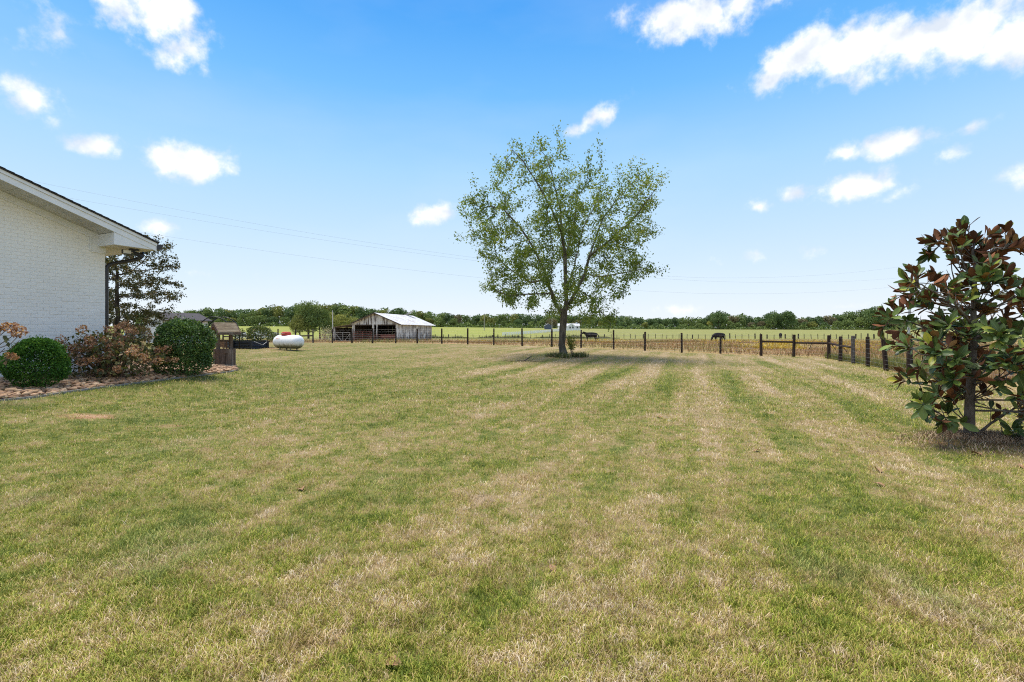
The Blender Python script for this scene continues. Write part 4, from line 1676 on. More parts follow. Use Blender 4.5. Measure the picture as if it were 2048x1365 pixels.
def build_hydrangeas():
    b = hit(222, 760)
    k = b.y / FPX
    t = thing('hydrangea_shrub', 'wide hydrangea covered in dried rust brown flower heads beside the downspout', 'shrub', b)
    heads = [mk('flower_head', *f[:2], MHY, link=False, attrs={'rnd': f[2]}) for f in (flower_ball(.115, 85, i) for i in range(5))]
    O = [(132, 706), (152, 700), (165, 684), (195, 668), (205, 650), (225, 646), (245, 655), (247, 672), (262, 668), (275, 690), (300, 702), (312, 716), (308, 728), (285, 735),
         (262, 742), (235, 750), (200, 745), (175, 735), (150, 728), (135, 718)]
    c, tries = 0, 0
    mb = MB()
    placed = []
    while c < 92 and tries < 4000:
        tries += 1
        px, py = RNG.uniform(130, 313), RNG.uniform(646, 742)
        if not in_poly(np.array([px]), np.array([py]), O)[0]:
            continue
        if RNG.uniform() > np.interp(py, [650, 700, 725, 742], [1, 1, .5, .12]):
            continue
        hw = .75
        dy = RNG.uniform(-hw, hw)
        p = Vector(((px - 222) * k, dy, (760 - py) * k))
        if any((p - q).length < .115 for q in placed):
            continue
        placed.append(p)
        s = RNG.uniform(.55, .92)
        inst('flower_head', heads[c % 5], t, p, (RNG.normal(0, .4), RNG.normal(0, .4), RNG.uniform(0, 6)), (s, s, s))
        f = Vector((p.x * .12 + RNG.normal(0, .05), dy * .15, 0))
        mb.tube([f, f.lerp(p, .55) + Vector((0, 0, .12)), p], [.009, .007, .004], 4)
        c += 1
    mb.build('stem', mat('hydrangea_stem', (.20, .13, .085), (.11, .07, .045), .85, 12), t)
    n = 2600
    px = RNG.uniform(135, 305, n)
    py = RNG.uniform(662, 758, n)
    ok = in_poly(px, py, O + []) | (in_poly(px, py - 12, O) & (RNG.uniform(0, 1, n) < .4))
    px, py = px[ok], py[ok]
    n = len(px)
    P = np.stack([(px - 222) * k, RNG.uniform(-.75, .75, n), np.maximum((760 - py) * k, .05)], -1)
    s = RNG.uniform(.06, .115, n)
    leaves('foliage', P, RNG.normal(0, 1, (n, 3)) + np.array([0, 0, -.4]), rand_unit(n) + np.array([0, 0, .8]), s, s * .62, MHL, t)
    # second one, mostly outside the frame on the left
    b = hit(-75, 800)
    k2 = b.y / FPX
    t = thing('hydrangea_shrub', 'bare stemmed hydrangea with three dried flower heads leaning in at the left edge', 'shrub', b)
    big = [mk('flower_head', *f[:2], MHY, link=False, attrs={'rnd': f[2]}) for f in (flower_ball(.105, 130, 20 + i) for i in range(3))]
    mb = MB()
    for i, (px, py, s) in enumerate([(12, 654, 1.0), (28, 664, .95), (15, 713, .82), (-30, 640, 1), (-60, 670, 1)]):
        p = Vector(((px + 75) * k2, RNG.uniform(-.1, .1), (800 - py) * k2))
        inst('flower_head', big[i % 3], t, p, (RNG.normal(0, .3), RNG.normal(0, .3), i), (s, s, s * (.8 if i == 2 else 1)))
        mb.tube([(0, 0, 0), (p.x * .4, 0, p.z * .65), p], [.011, .008, .005], 5)
    for px, py, bx, by in ((45, 664, -10, 700), (39, 681, -5, 706), (10, 697, -30, 715)):
        p, m_ = Vector(((px + 75) * k2, 0, (800 - py) * k2)), Vector(((bx + 75) * k2, 0, (800 - by) * k2))
        q_ = (p + m_) / 2 + Vector((.03, 0, -.05))
        mb.tube([(0, 0, 0), m_, q_, p], [.009, .007, .006, .004], 5)
    mb.build('stem', mat('grey_stem', (.16, .13, .11), (.09, .07, .06), .8, 12), t)
    L = [(0, 668, -1, .2), (3, 676, 1, -.6), (15, 678, .6, -.8), (19, 684, .3, -1), (5, 672, .8, -.5), (8, 720, 1, -.1), (0, 718, -.5, -.5), (10, 722, .6, -.9), (-10, 690, 1, 0), (2, 666, .3, .9), (-30, 720, 1, 0), (-40, 690, 1, .3), (4, 716, .9, .35)]
    P = np.array([((a + 75) * k2, RNG.uniform(-.05, .05), (800 - c) * k2) for a, c, _, _ in L])
    Dv = np.array([(u, RNG.normal(0, .3), v) for _, _, u, v in L])
    s = np.full(len(L), .10)
    leaves('foliage', P, Dv, np.array([[0, -.8, .7]] * len(L)), s, s * .6, MHL, t)


build_hydrangeas()
b = hit(280, 693)
k = b.y / FPX
shrub('burning_bush', 'loose reddish topped bush standing before the left end of the white shed', 'shrub', b, 20 * k, 44 * k, 2600, .08,
      leaf_mat('reddish_leaf', [(0, (.05, .06, .02)), (.5, (.10, .10, .035)), (.72, (.17, .10, .05)), (1, (.30, .12, .07))], .2, .6), 21, .1, .6, .95)


# ------------------------------------------------------------------ wishing well
def build_well():
    b = hit(449, 733)
    k = b.y / FPX
    rz = math.radians(52)
    t = thing('wishing_well', 'weathered wooden wishing well with a small gabled roof on two posts', 'wishing well', b, rz)
    MW = mat('weathered_wood', (.175, .125, .095), (.095, .066, .05), .9, 5, (6, 6, .6), bump=.5, c3=(.24, .19, .155), spec=.1)
    MW2 = mat('weathered_roof_wood', (.24, .19, .125), (.14, .105, .07), .9, 6, (1, 6, 6), bump=.5, c3=(.30, .26, .19), spec=.1)
    R = 39 * k / 2 / 1.0       # half of the visible width
    nb = 12
    H_ = 33 * k
    rr = R * .93
    for i in range(nb):
        a = 2 * PI * i / nb
        w = 2 * rr * math.tan(PI / nb)
        mb = MB()
        M = Matrix.Rotation(a, 3, 'Z')
        mb.box(M @ Vector((rr, 0, H_ / 2)), (.03, w * .94, H_ * RNG.uniform(.985, 1)), M=M)
        mb.build('plank', MW, t)
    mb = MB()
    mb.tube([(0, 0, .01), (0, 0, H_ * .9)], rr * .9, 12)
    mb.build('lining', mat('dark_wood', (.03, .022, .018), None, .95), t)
    for i in range(6):
        a0, a1 = 2 * PI * i / 6 + .26, 2 * PI * (i + 1) / 6 + .26
        ro = rr + .05
        ri = rr - .05
        mb = MB()
        z = H_
        mb.prism([(math.cos(a0) * ro, math.sin(a0) * ro, z - .10), (math.cos(a1) * ro, math.sin(a1) * ro, z - .10),
                  (math.cos(a1) * ri, math.sin(a1) * ri, z - .10), (math.cos(a0) * ri, math.sin(a0) * ri, z - .10)], (0, 0, .125))
        mb.build('rim_board', MW, t)
    # posts, along the ridge direction (local X)
    ztop = 82 * k
    for s in (-1, 1):
        mb = MB()
        mb.box((s * R * .60, 0, (H_ * .5 + ztop) / 2), (.085, .095, ztop - H_ * .5))
        mb.build('post', MW, t)
    # roof
    hw, rise, hl = R * 1.22, 19 * k, R * 1.0
    zr, ze = 86 * k, 86 * k - rise
    for s in (-1, 1):
        rows = 6
        for i in range(rows):
            u0, u1 = i / rows, (i + 1) / rows + .03
            mb = MB()
            p0 = Vector((0, s * hw * u0, zr - rise * u0 + .012))
            p1 = Vector((0, s * hw * u1, zr - rise * u1 + .0))
            nrm = Vector((0, s * rise, hw)).normalized() * .016
            mb.prism([p0 + Vector((-hl, 0, 0)), p0 + Vector((hl, 0, 0)), p1 + Vector((hl, 0, 0)), p1 + Vector((-hl, 0, 0))], nrm)
            mb.build('roof_board', MW2, t)
        mb = MB()
        mb.beam((-hl * 1.0, s * hw, ze - .02), (hl * 1.0, s * hw, ze - .02), .03, .085)
        mb.build('eave_board', MW, t)
        for e in (-1, 1):
            mb = MB()
            mb.beam((e * (hl + .005), 0, zr - .03), (e * (hl + .005), s * hw * 1.02, ze - .03), .03, .09)
            mb.build('gable_board', MW, t)
    mb = MB()
    mb.tube([(-R * .6, 0, H_ * 1.55), (R * .6, 0, H_ * 1.55)], .025, 8)
    mb.build('windlass', MW, t)


build_well()


# ------------------------------------------------------------------ propane tank
def build_tank():
    b = hit(577, 701)
    k = b.y / FPX
    t = thing('propane_tank', 'long white propane tank with a red lid and mildewed underside on the lawn', 'tank', b, math.radians(-27))
    q = NT('tank_paint')
    sx = q.n('ShaderNodeSeparateXYZ')
    q.l(q.obj(), sx.inputs[0])
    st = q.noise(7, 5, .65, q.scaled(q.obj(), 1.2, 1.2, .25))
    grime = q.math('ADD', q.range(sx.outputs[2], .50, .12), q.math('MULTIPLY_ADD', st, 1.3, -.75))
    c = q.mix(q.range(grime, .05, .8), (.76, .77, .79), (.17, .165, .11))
    q.l(c, q.b.inputs['Base Color'])
    q.b.inputs['Roughness'].default_value = .45
    MT = q.mat
    R, Lh, zc = 13.6 * k, 33.5 * k / math.cos(math.radians(27)), 16.8 * k
    pts, rad = [], []
    cl = Lh - R * .95
    for i in range(9):
        a = PI / 2 * i / 8
        pts.append((-cl - R * .95 * math.cos(a), 0, zc))
        rad.append(max(R * math.sin(a), .004))
    for i in range(8, -1, -1):
        a = PI / 2 * i / 8
        pts.append((cl + R * .95 * math.cos(a), 0, zc))
        rad.append(max(R * math.sin(a), .004))
    mb = MB()
    mb.tube(pts, rad, 28)
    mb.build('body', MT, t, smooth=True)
    for s in (-.82, .82):
        mb = MB()
        mb.tube([(s * cl - .012, 0, zc), (s * cl + .012, 0, zc)], R * 1.006, 28)
        mb.build('weld_band', MT, t)
    for sx_ in (-1, 1):
        for sy in (-1, 1):
            mb = MB()
            mb.box((sx_ * cl * .62, sy * R * .55, .08), (.05, .045, .2))
            mb.box((sx_ * cl * .62, sy * R * .55, .0), (.12, .10, .03))
            mb.build('leg', MT, t)
    mr = mat('red_paint', (.50, .055, .04), (.40, .05, .04), .5, 5)
    mb = MB()
    hx = .16
    xo = -.18
    top = zc + R * .93
    n = 20
    V, F = [], []
    rings = [(.27, .185, 0), (.27, .185, .13), (.235, .155, .185), (.14, .09, .205)]
    for a_, b_, z in rings:
        for i in range(n):
            th = 2 * PI * i / n
            ex = lambda v: math.copysign(abs(v) ** .75, v)
            V.append((xo + a_ * ex(math.cos(th)), b_ * ex(math.sin(th)), top + z))
    for r in range(3):
        for i in range(n):
            F.append((r * n + i, r * n + (i + 1) % n, (r + 1) * n + (i + 1) % n, (r + 1) * n + i))
    F.append(tuple(range(3 * n, 4 * n)))
    lid = mk('lid', V, F, mr, t)
    mb = MB()
    mb.tube([(xo - .05, -.16, top + .12), (xo - .05, -.20, top + .12)], .018, 8)
    mb.tube([(xo + .06, -.16, top + .12), (xo + .06, -.20, top + .12)], .018, 8)
    mb.build('latch', mat('pale_metal', (.6, .6, .6), None, .4), lid)
    # paper sticker on the shell: white with a faded red mark
    VV, FF = [], []
    for dz0, dz1, x0, x1, nm, m_, rr in ((.30, .62, -.62, -.28, 'sticker', mat('sticker_white', (.74, .74, .72), None, .6), 1.004), (.47, .57, -.56, -.38, 'sticker_mark', mat('sticker_red', (.62, .25, .20), (.7, .45, .4), .6, 20), 1.009)):
        V, F = [], []
        for i in range(5):
            a = dz0 + (dz1 - dz0) * i / 4
            for x in (x0, x1):
                V.append((x, -R * rr * math.cos(a), zc + R * rr * math.sin(a)))
        for i in range(4):
            F.append((i * 2, i * 2 + 1, i * 2 + 3, i * 2 + 2))
        mk(nm, V, F, m_, t)


build_tank()


# ------------------------------------------------------------------ corrugated raised bed, rose bush, arch, crate
def build_garden():
    DG = 27.0
    pts = [at(446, 0, 27.6), at(468, 0, 26.6), at(502, 0, 26.2), at(536, 0, 27.6), at(530, 0, 29.2), at(462, 0, 29.2)]
    P = [Vector((p.x, p.y, 0)) for p in pts]
    g = gzf(P[2].x, P[2].y)
    t = thing('raised_bed', 'dark corrugated metal raised garden bed between the well and the white tank', 'planter', Vector((P[2].x, P[2].y, g)))
    O = Vector((P[2].x, P[2].y, 0))
    MC = mat('dark_corrugated', (.045, .05, .06), (.03, .034, .04), .4, 4, metal=.3, spec=.5)
    MCP = mat('dark_post', (.02, .022, .026), None, .45)
    Hh = .43
    for i in range(6):
        a, c = P[i] - O, P[(i + 1) % 6] - O
        d = (c - a).normalized()
        nrm = Vector((d.y, -d.x, 0))
        V, F = [], []
        m_ = 40
        for j in range(m_ + 1):
            z = Hh * j / m_
            off = nrm * .022 * math.cos(j / m_ * 2 * PI * 5)
            V += [tuple(a + off + Vector((0, 0, z))), tuple(c + off + Vector((0, 0, z)))]
        for j in range(m_):
            F.append((2 * j, 2 * j + 1, 2 * j + 3, 2 * j + 2))
        mk('side_panel', V, F, MC, t)
        mb = MB()
        mb.box(a + Vector((0, 0, Hh / 2 + .01)), (.09, .09, Hh + .03), rz=math.atan2(d.y, d.x))
        mb.build('corner_post', MCP, t)
        mb = MB()
        mb.beam(a + Vector((0, 0, Hh)), c + Vector((0, 0, Hh)), .05, .03)
        mb.build('top_rail', MC, t)
    mk('soil', [tuple(p - O + Vector((0, 0, Hh - .09))) for p in P], [tuple(range(6))], mat('garden_soil', (.08, .05, .035), (.05, .03, .022), .95, 9), t)
    # loose pale strips lying over the front edge
    mb = MB()
    mb.beam(at(508, 683.5, 26.3) + Vector((0, 0, .0)), at(525, 690, 26.2), .02, .02)
    mb.beam(at(526, 690, 26.2), at(534, 684, 26.9), .02, .02)
    o = mb.build('loose_strip', mat('pale_strip', (.36, .36, .35), None, .7))
    tag(o, 'pale bent strip lying against the right end of the corrugated bed', 'strip')
    # rose bush
    b = Vector((at(518, 0, 28.0).x, 28.0, g + Hh - .1))
    k = 28.0 / FPX
    rt = shrub('rose_bush', 'leafy green rose bush with pale pink blooms growing in the corrugated bed', 'shrub', b, 25 * k, 34 * k, 2600, .085,
               leaf_mat('rose_leaf', [(0, (.035, .06, .015)), (.5, (.08, .115, .03)), (1, (.18, .20, .055))], .3, .5), 31, .16, .6, .95, sprig=.2)
    fb = flower_ball(.05, 26, 77)
    fm = mk('bloom', fb[0], fb[1], leaf_mat('pink_petal', [(0, (.55, .28, .22)), (.6, (.66, .42, .34)), (1, (.75, .60, .52))], .3, .7), link=False, attrs={'rnd': fb[2]})
    for i in range(16):
        a = RNG.uniform(0, 2 * PI)
        inst('bloom', fm, rt, (math.cos(a) * 21 * k, math.sin(a) * 18 * k - .1, RNG.uniform(.3, 1.0) * 32 * k), (0, 0, a), (1,) * 3)
    # climbing stalks at the left end
    tt = thing('climbing_plant', 'row of thin leafy stalks on stakes at the left end of the corrugated bed', 'plant', Vector((at(474, 0, 28.2).x, 28.2, g + Hh - .1)))
    mb = MB()
    P_, D_ = [], []
    for x in (-.12, .12, .32):
        mb.tube([(x, 0, 0), (x + .02, 0, .85)], .012, 5)
        for j in range(130):
            P_.append((x + RNG.normal(0, .05), RNG.normal(0, .05), RNG.uniform(.02, .8)))
            D_.append(RNG.normal(0, 1, 3))
    mb.build('stake', BARK2, tt)
    n = len(P_)
    leaves('foliage', np.array(P_), np.array(D_), rand_unit(n) + np.array([0, 0, .5]), np.full(n, .075), np.full(n, .045), bpy.data.materials['rose_leaf'], tt)
    # black garden arch: two hoops joined by rungs
    b = on(428, 25.5)
    k = 25.5 / FPX
    at_ = thing('garden_arch', 'black tubular garden arch behind the holly and the well', 'garden arch', b)
    MA = mat('arch_black', (.012, .012, .014), None, .4)
    hw = 33 * k
    top = (HZ - 634) * k + EYE - b.z
    hoops = []
    for dy, dx in ((0, 0), (.55, .16)):
        pts = [(dx - hw, dy, 0), (dx - hw, dy, top - hw)]
        for i in range(1, 16):
            a = PI - PI * i / 16
            pts.append((dx + hw * math.cos(a), dy, top - hw + hw * math.sin(a)))
        pts += [(dx + hw, dy, top - hw), (dx + hw, dy, 0)]
        mb = MB()
        mb.tube(pts, .026, 6)
        mb.build('hoop', MA, at_, smooth=True)
        hoops.append(pts)
    for i in (0, 1, 4, 7, 10, 13, 16, 17):
        a, c = Vector(hoops[0][i]), Vector(hoops[1][i])
        if i in (0, 17):
            a.z = c.z = .55
        mb = MB()
        mb.tube([a, c], .014, 5)
        mb.build('rung', MA, at_)
    # brown wooden crate with slats
    b = on(436, 26.3)
    k = 26.3 / FPX
    ct = thing('wooden_crate', 'brown slatted wooden planter box standing behind the posts of the well', 'planter', b, math.radians(12))
    MWC = mat('crate_wood', (.26, .145, .08), (.17, .09, .05), .85, 6, (1, 1, 5), bump=.3)
    w_, h_ = 24 * k, 18 * k
    for i in range(4):
        for s in (-1, 1):
            mb = MB()
            mb.box((0, s * .22, .1 + (i + .5) * (h_ - .1) / 4), (w_, .025, (h_ - .1) / 4 * .88))
            mb.build('slat', MWC, ct)
        for s in (-1, 1):
            mb = MB()
            mb.box((s * w_ / 2, 0, .1 + (i + .5) * (h_ - .1) / 4), (.025, .41, (h_ - .1) / 4 * .88))
            mb.build('slat', MWC, ct)
    for sx in (-1, 1):
        for sy in (-1, 1):
            mb = MB()
            mb.box((sx * (w_ / 2 + .03), sy * .22, h_ / 2), (.05, .06, h_))
            mb.build('leg', MWC, ct)


build_garden()


# ------------------------------------------------------------------ wire fence
def build_fence():
    t = thing('wire_fence', 'long wire mesh farm fence on dark round wooden posts round the lawn', 'fence', (0, 0, 0))
    MP = mat('fence_post', (.060, .042, .034), (.025, .018, .015), .9, 7, (3, 3, .5), bump=.5, spec=.1)
    MPG = mat('fence_post_grey', (.13, .115, .105), (.06, .05, .045), .9, 7, (3, 3, .5), bump=.5, spec=.1)
    tops = {}
    ph = {626: 1.22, 704: 1.12}
    pts = []
    for i, (px, d) in enumerate(FENCE):
        p = on(px, d)
        h = RNG.uniform(1.16, 1.24)
        lean = Vector((RNG.normal(0, .012), RNG.normal(0, .012), 0))
        if px == 1772.6:
            lean = Vector((-.09, .03, 0))
        if px == 1522.3:
            h = 1.21
        pts.append((p, h))
        if px in (513, 300, 360):
            if px == 513:
                continue
        r = RNG.uniform(.055, .066) if px < 1500 else RNG.uniform(.072, .085)
        mb = MB()
        q = p + lean + Vector((0, 0, h))
        mb.tube([p + Vector((0, 0, -.05)), p.lerp(q, .5), q - Vector((0, 0, .02)), q], [r * 1.05, r, r * .95, r * .7], 10)
        m_ = MPG if px in (1706.2, 626) else MP
        mb.build('post', m_, t, smooth=False)
    # brace rails
    idx = {round(px): i for i, (px, d) in enumerate(FENCE)}
    rails = [(1522, 1587, .80, .80), (1587, 1658, .76, .79), (1658, 1681, .80, .74), (1681, 1706, .74, .72), (446, 471, .55, .55), (471, 556, .62, .60), (556, 591, .60, .58), (591, 626, .58, .62)]
    for a, c, za, zb in rails:
        p, q = pts[idx[a]][0], pts[idx[c]][0]
        mb = MB()
        mb.tube([p + Vector((0, 0, za)), q + Vector((0, 0, zb))], .05 if a > 1000 else .06, 8)
        mb.build('rail', MP, t)
    MWI = mat('galvanised_wire', (.30, .29, .28), (.2, .19, .18), .5, 9, metal=.6)
    mb = MB()
    for zi, z in enumerate((.10, .24, .38, .55, .73, .92, 1.10)):
        for i in range(len(pts) - 1):
            p, q = pts[i][0] + Vector((0, 0, z)), pts[i + 1][0] + Vector((0, 0, z))
            off = Vector((0, -.07, 0)) if pts[i][0].y > 24 else Vector((-.08, 0, 0))
            off2 = Vector((0, -.07, 0)) if pts[i + 1][0].y > 24 else Vector((-.08, 0, 0))
            mb.tube([p + off, q + off2], .0028, 3, cap=False)
    for i in range(len(pts) - 1):
        p, q = pts[i][0], pts[i + 1][0]
        off = Vector((0, -.07, 0)) if p.y > 24 else Vector((-.08, 0, 0))
        n = max(1, int((q - p).length / .30))
        for j in range(n):
            c = p.lerp(q, j / n) + off
            mb.tube([c + Vector((0, 0, .10)), c + Vector((0, 0, 1.10))], .0018, 3, cap=False)
    stuff(mb.build('wire_mesh', MWI, t))
    # tension twists: short diagonal sticks on the right braces
    for px, py, qx, qy, d in ((1624, 686, 1619, 698, 25.2), (1664, 690, 1671, 699.5, 23.6), (1687, 696, 1694, 704, 22.0)):
        mb = MB()
        mb.tube([at(px, py, d), at(qx, qy, d)], .016, 5)
        mb.build('brace_stick', MP, t)


build_fence()
# leafy weeds left standing at the foot of the right fence run
n = 5200
b0 = hit(1800, 752)
px = RNG.uniform(1650, 1960, n)
d = np.interp(px, [1650, 1700, 1735, 1772, 1820, 1880, 2078], [24.9, 22.2, 20.0, 17.9, 15.8, 13.7, 11.2]) + np.abs(RNG.normal(0, .45, n)) + .05
x, y = (px - CX) / FPX * d, d
o = blades('fence_weeds', np.stack([x, y, gz(x, y)], -1), RNG.uniform(.18, .55, n) * np.where(px > 1770, 1.25, .8), RNG.uniform(.008, .018, n), np.abs(RNG.normal(0, .6, n)), MGREENWEED)
tag(o, 'green weeds grown up along the right hand run of the wire fence', 'weeds', kind='stuff')


# ------------------------------------------------------------------ barn
def build_barn():
    O = Vector((-15.26, 65.0, 0))
    O.z = gzf(O.x, O.y) - .05
    A = Vector((2.48, 12.0, 0)).normalized()       # along the side wall, away
    Bv = Vector((-A.y, A.x, 0))                     # along the front, to the left
    t = thing('old_barn', 'weathered white board barn with a tin roof and open front beyond the fence', 'barn', O)
    R = Matrix((Bv, A, Vector((0, 0, 1)))).transposed()

    def H(w, a, z):
        return R @ Vector((w, a, z))
    W, DP, EV, PK, LW = 6.8, 12.25, 2.62, 4.02, 2.75
    q = NT('peeling_paint')
    sc = q.scaled(q.obj(), 1, 1, .07)
    f = q.noise(6.5, 5, .68, sc)
    f2 = q.noise(.9, 3, .6, q.obj())
    sx = q.n('ShaderNodeSeparateXYZ')
    q.l(q.obj(), sx.inputs[0])
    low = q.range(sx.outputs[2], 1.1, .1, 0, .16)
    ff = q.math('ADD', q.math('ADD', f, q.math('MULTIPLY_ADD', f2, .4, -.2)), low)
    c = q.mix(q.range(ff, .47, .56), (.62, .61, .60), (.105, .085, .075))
    q.l(c, q.b.inputs['Base Color'])
    q.b.inputs['Roughness'].default_value = .9
    MPP = q.mat
    MDK = mat('old_grey_wood', (.13, .105, .09), (.06, .048, .04), .95, 4, (3, 3, .4), spec=.05)
    MTIN = mat('tin_roof', (.60, .60, .60), (.50, .50, .51), .6, 2.2, metal=.05, c3=(.44, .40, .37), spec=.25)

    def planks(name, length, place, hfun, m_, step=.24):
        mb = MB()
        n = math.ceil(length / step)
        for i in range(n):
            a0, a1 = i * step, min((i + 1) * step, length) - .018
            z0, z1, zz0, zz1 = hfun(a0), hfun(a1), .03 + RNG.uniform(0, .1), 0
            off = RNG.uniform(0, .012)
            lo = place[2] if len(place) > 2 else zz0
            P = [place[0](a0, off) + Vector((0, 0, lo)), place[0](a1, off) + Vector((0, 0, lo)), place[0](a1, off) + Vector((0, 0, z1)), place[0](a0, off) + Vector((0, 0, z0))]
            mb.prism(P, place[1])
        return stuff(mb.build(name, m_, t))
    roof = lambda w: EV + (PK - EV) * (1 - abs(w - W / 2) / (W / 2))
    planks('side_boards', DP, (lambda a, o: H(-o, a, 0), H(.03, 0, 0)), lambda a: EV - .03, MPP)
    planks('side_boards', DP, (lambda a, o: H(W + o, a, 0), H(-.03, 0, 0)), lambda a: EV - .03, MDK)
    planks('rear_boards', W, (lambda a, o: H(a, DP + o, 0), H(0, -.03, 0)), lambda w: roof(w) - .04, MDK)
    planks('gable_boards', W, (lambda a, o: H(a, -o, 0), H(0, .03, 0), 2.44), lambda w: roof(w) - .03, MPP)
    # corner and centre posts of the front
    for w, m_, ww in ((.22, MPP, .42), (W - .16, MPP, .32), (3.13, MPP, .16), (3.72, MPP, .26)):
        mb = MB()
        mb.box(H(w, .06, 1.22), (ww, .14, 2.46), M=R)
        mb.build('front_post', m_, t)
    mb = MB()
    mb.box(H(W / 2, .09, 2.40), (W, .1, .16), M=R)
    mb.build('header_beam', MDK, t)
    # inner posts and hay-dark floor
    for a in (4, 8):
        for w in (.5, W / 2, W - .3):
            mb = MB()
            mb.box(H(w, a, 1.25), (.18, .18, 2.5), M=R)
            mb.build('inner_post', MDK, t)
    fl = MB()
    fl.box(H(W / 2 + LW / 2, DP / 2, .03), (W + LW, DP, .04), M=R)
    fl.build('dirt_floor', mat('barn_floor', (.10, .07, .05), (.06, .04, .03), .95, 2), t)
    # roof: corrugated sheets, each panel its own object
    ov, fo = .52, .4
    for s in (0, 1):
        n = 13
        L = (DP + 2 * fo) / n
        for i in range(n):
            a0 = -fo + i * L
            V, F = [], []
            m_ = 8
            for j in range(m_ + 1):
                a = a0 + (L + .04) * j / m_
                rip = .014 * math.cos(j * PI)
                w0 = W / 2
                w1 = -ov if s == 0 else W + .12
                z1 = EV - (PK - EV) / (W / 2) * (ov if s == 0 else .12)
                V += [tuple(H(w0, a, PK + rip + .02)), tuple(H(w1, a, z1 + rip + .02 + RNG.normal(0, .004)))]
            for j in range(m_):
                F.append((2 * j, 2 * j + 1, 2 * j + 3, 2 * j + 2) if s else (2 * j, 2 * j + 2, 2 * j + 3, 2 * j + 1))
            mk('roof_sheet', V, F, MTIN, t)
    mb = MB()
    mb.beam(H(-ov, -fo, EV - (PK - EV) / (W / 2) * ov - .02), H(W / 2, -fo, PK - .02), .04, .12)
    mb.beam(H(W / 2, -fo, PK - .02), H(W, -fo, EV - .02), .04, .12)
    mb.build('rake_trim', MDK, t)
    # one loose sheet sticking up at the ridge
    mb = MB()
    p = H(W / 2 - .15, DP * .82, PK + .02)
    mb.prism([p + H(.5, -.3, -.02), p + H(.5, .9, -.02), p + H(-.55, 1.3, .62), p + H(-.75, .55, .68)], Vector((0, 0, .015)))
    mb.build('loose_roof_sheet', MTIN, t)
    # lean-to on the left
    lz0, lz1 = EV - .15, 2.12
    n = 9
    L = (DP * .8) / n
    for i in range(n):
        V = []
        for j in range(9):
            a = -.3 + i * L + (L + .03) * j / 8
            rip = .014 * math.cos(j * PI)
            V += [tuple(H(W + .05, a, lz0 + rip)), tuple(H(W + LW + .35, a, lz1 - .06 + rip))]
        mk('lean_to_sheet', V, [(2 * j, 2 * j + 1, 2 * j + 3, 2 * j + 2) for j in range(8)], MTIN, t)
    for a in (0, 3.3, 6.6, 9.6):
        mb = MB()
        mb.box(H(W + LW, a, 1.03), (.22, .22, 2.1), M=R)
        mb.build('lean_to_post', MPP if a == 0 else MDK, t)
    planks('rear_boards', LW, (lambda a, o: H(W + a, DP * .78 + o, 0), H(0, -.03, 0)), lambda w: lz0 - .1 - .12 * w, MDK)
    planks('left_boards', DP * .78, (lambda a, o: H(W + LW + o, a, 0), H(-.03, 0, 0)), lambda a: lz1 - .12, MDK)
    mb = MB()
    mb.beam(H(W, 0, lz0 - .12), H(W + LW + .3, 0, lz1 - .14), .06, .14)
    mb.build('lean_to_rafter', MDK, t)

    # tube gates
    def gate(name, label, w0, w1, zs, m_, a, diag=False, dz=0.0, r=.028):
        p0 = H(w0, a, 0) + O
        gt = thing(name, label, 'gate', p0)
        d = H(w1 - w0, 0, 0)
        for z in zs:
            mb = MB()
            mb.tube([Vector((0, 0, z + dz)), d + Vector((0, 0, z))], r, 6)
            mb.build('rail', m_, gt)
        for u in (0, .5, 1):
            mb = MB()
            mb.tube([d * u + Vector((0, 0, zs[0])), d * u + Vector((0, 0, zs[-1] + dz * (1 - u)))], r, 6)
            mb.build('upright', m_, gt)
        if diag:
            for u0, u1 in ((0, .42), (1, .62)):
                mb = MB()
                mb.tube([d * u0 + Vector((0, 0, zs[-1] - .15)), d * u1 + Vector((0, 0, zs[0]))], r, 6)
                mb.build('brace', m_, gt)
    mred = mat('rusty_red_tube', (.27, .085, .06), (.16, .07, .055), .7, 6)
    mwht = mat('pale_tube', (.50, .49, .47), (.34, .32, .30), .6, 6)
    gate('tube_gate', 'rusty red tube gate closing the left bay of the barn front', 6.45, 3.85, (.25, .48, .72, .96, 1.2, 1.45), mred, -.25)
    gate('tube_gate', 'rusty red tube gate sagging across the right bay of the barn front', 3.3, .45, (.22, .5, .85, 1.12), mred, -.35, dz=-.12)
    gate('tube_gate', 'pale tube gate with diagonal braces closing the lean-to of the barn', 9.25, 7.1, (.2, 1.32), mwht, -.1, True)
    # red feed bunk behind the right gate
    p0 = H(1.9, 1.1, .03) + O
    fbk = thing('feed_bunk', 'red metal cattle feeder behind the right barn gate', 'feeder', p0)
    mb = MB()
    mb.box((0, 0, .78), (2.1, .9, .36), M=R)
    mb.build('trough', mat('bunk_red', (.30, .10, .075), (.2, .08, .06), .7, 3), fbk)
    for sx in (-1, 1):
        for sy in (-1, 1):
            mb = MB()
            mb.box(R @ Vector((sx * .95, sy * .38, .33)), (.08, .08, .62), M=R)
            mb.build('leg', mred, fbk)
    # heap of straw between the posts
    p0 = H(4.25, .35, .02) + O
    hp = thing('hay_heap', 'pale heap of hay behind the left barn gate', 'hay', p0)
    n = 900
    r = np.sqrt(RNG.uniform(0, 1, n))
    a = RNG.uniform(0, 2 * PI, n)
    PP = np.stack([r * np.cos(a) * .45, r * np.sin(a) * .4, .98 * (1 - r) * RNG.uniform(.4, 1, n)], -1)
    s = RNG.uniform(.15, .3, n)
    leaves('straw', PP, RNG.normal(0, 1, (n, 3)), rand_unit(n) + [0, -.6, .6], s, s * .35, leaf_mat('hay', [(0, (.24, .16, .085)), (1, (.46, .34, .20))], 0, .9), hp)
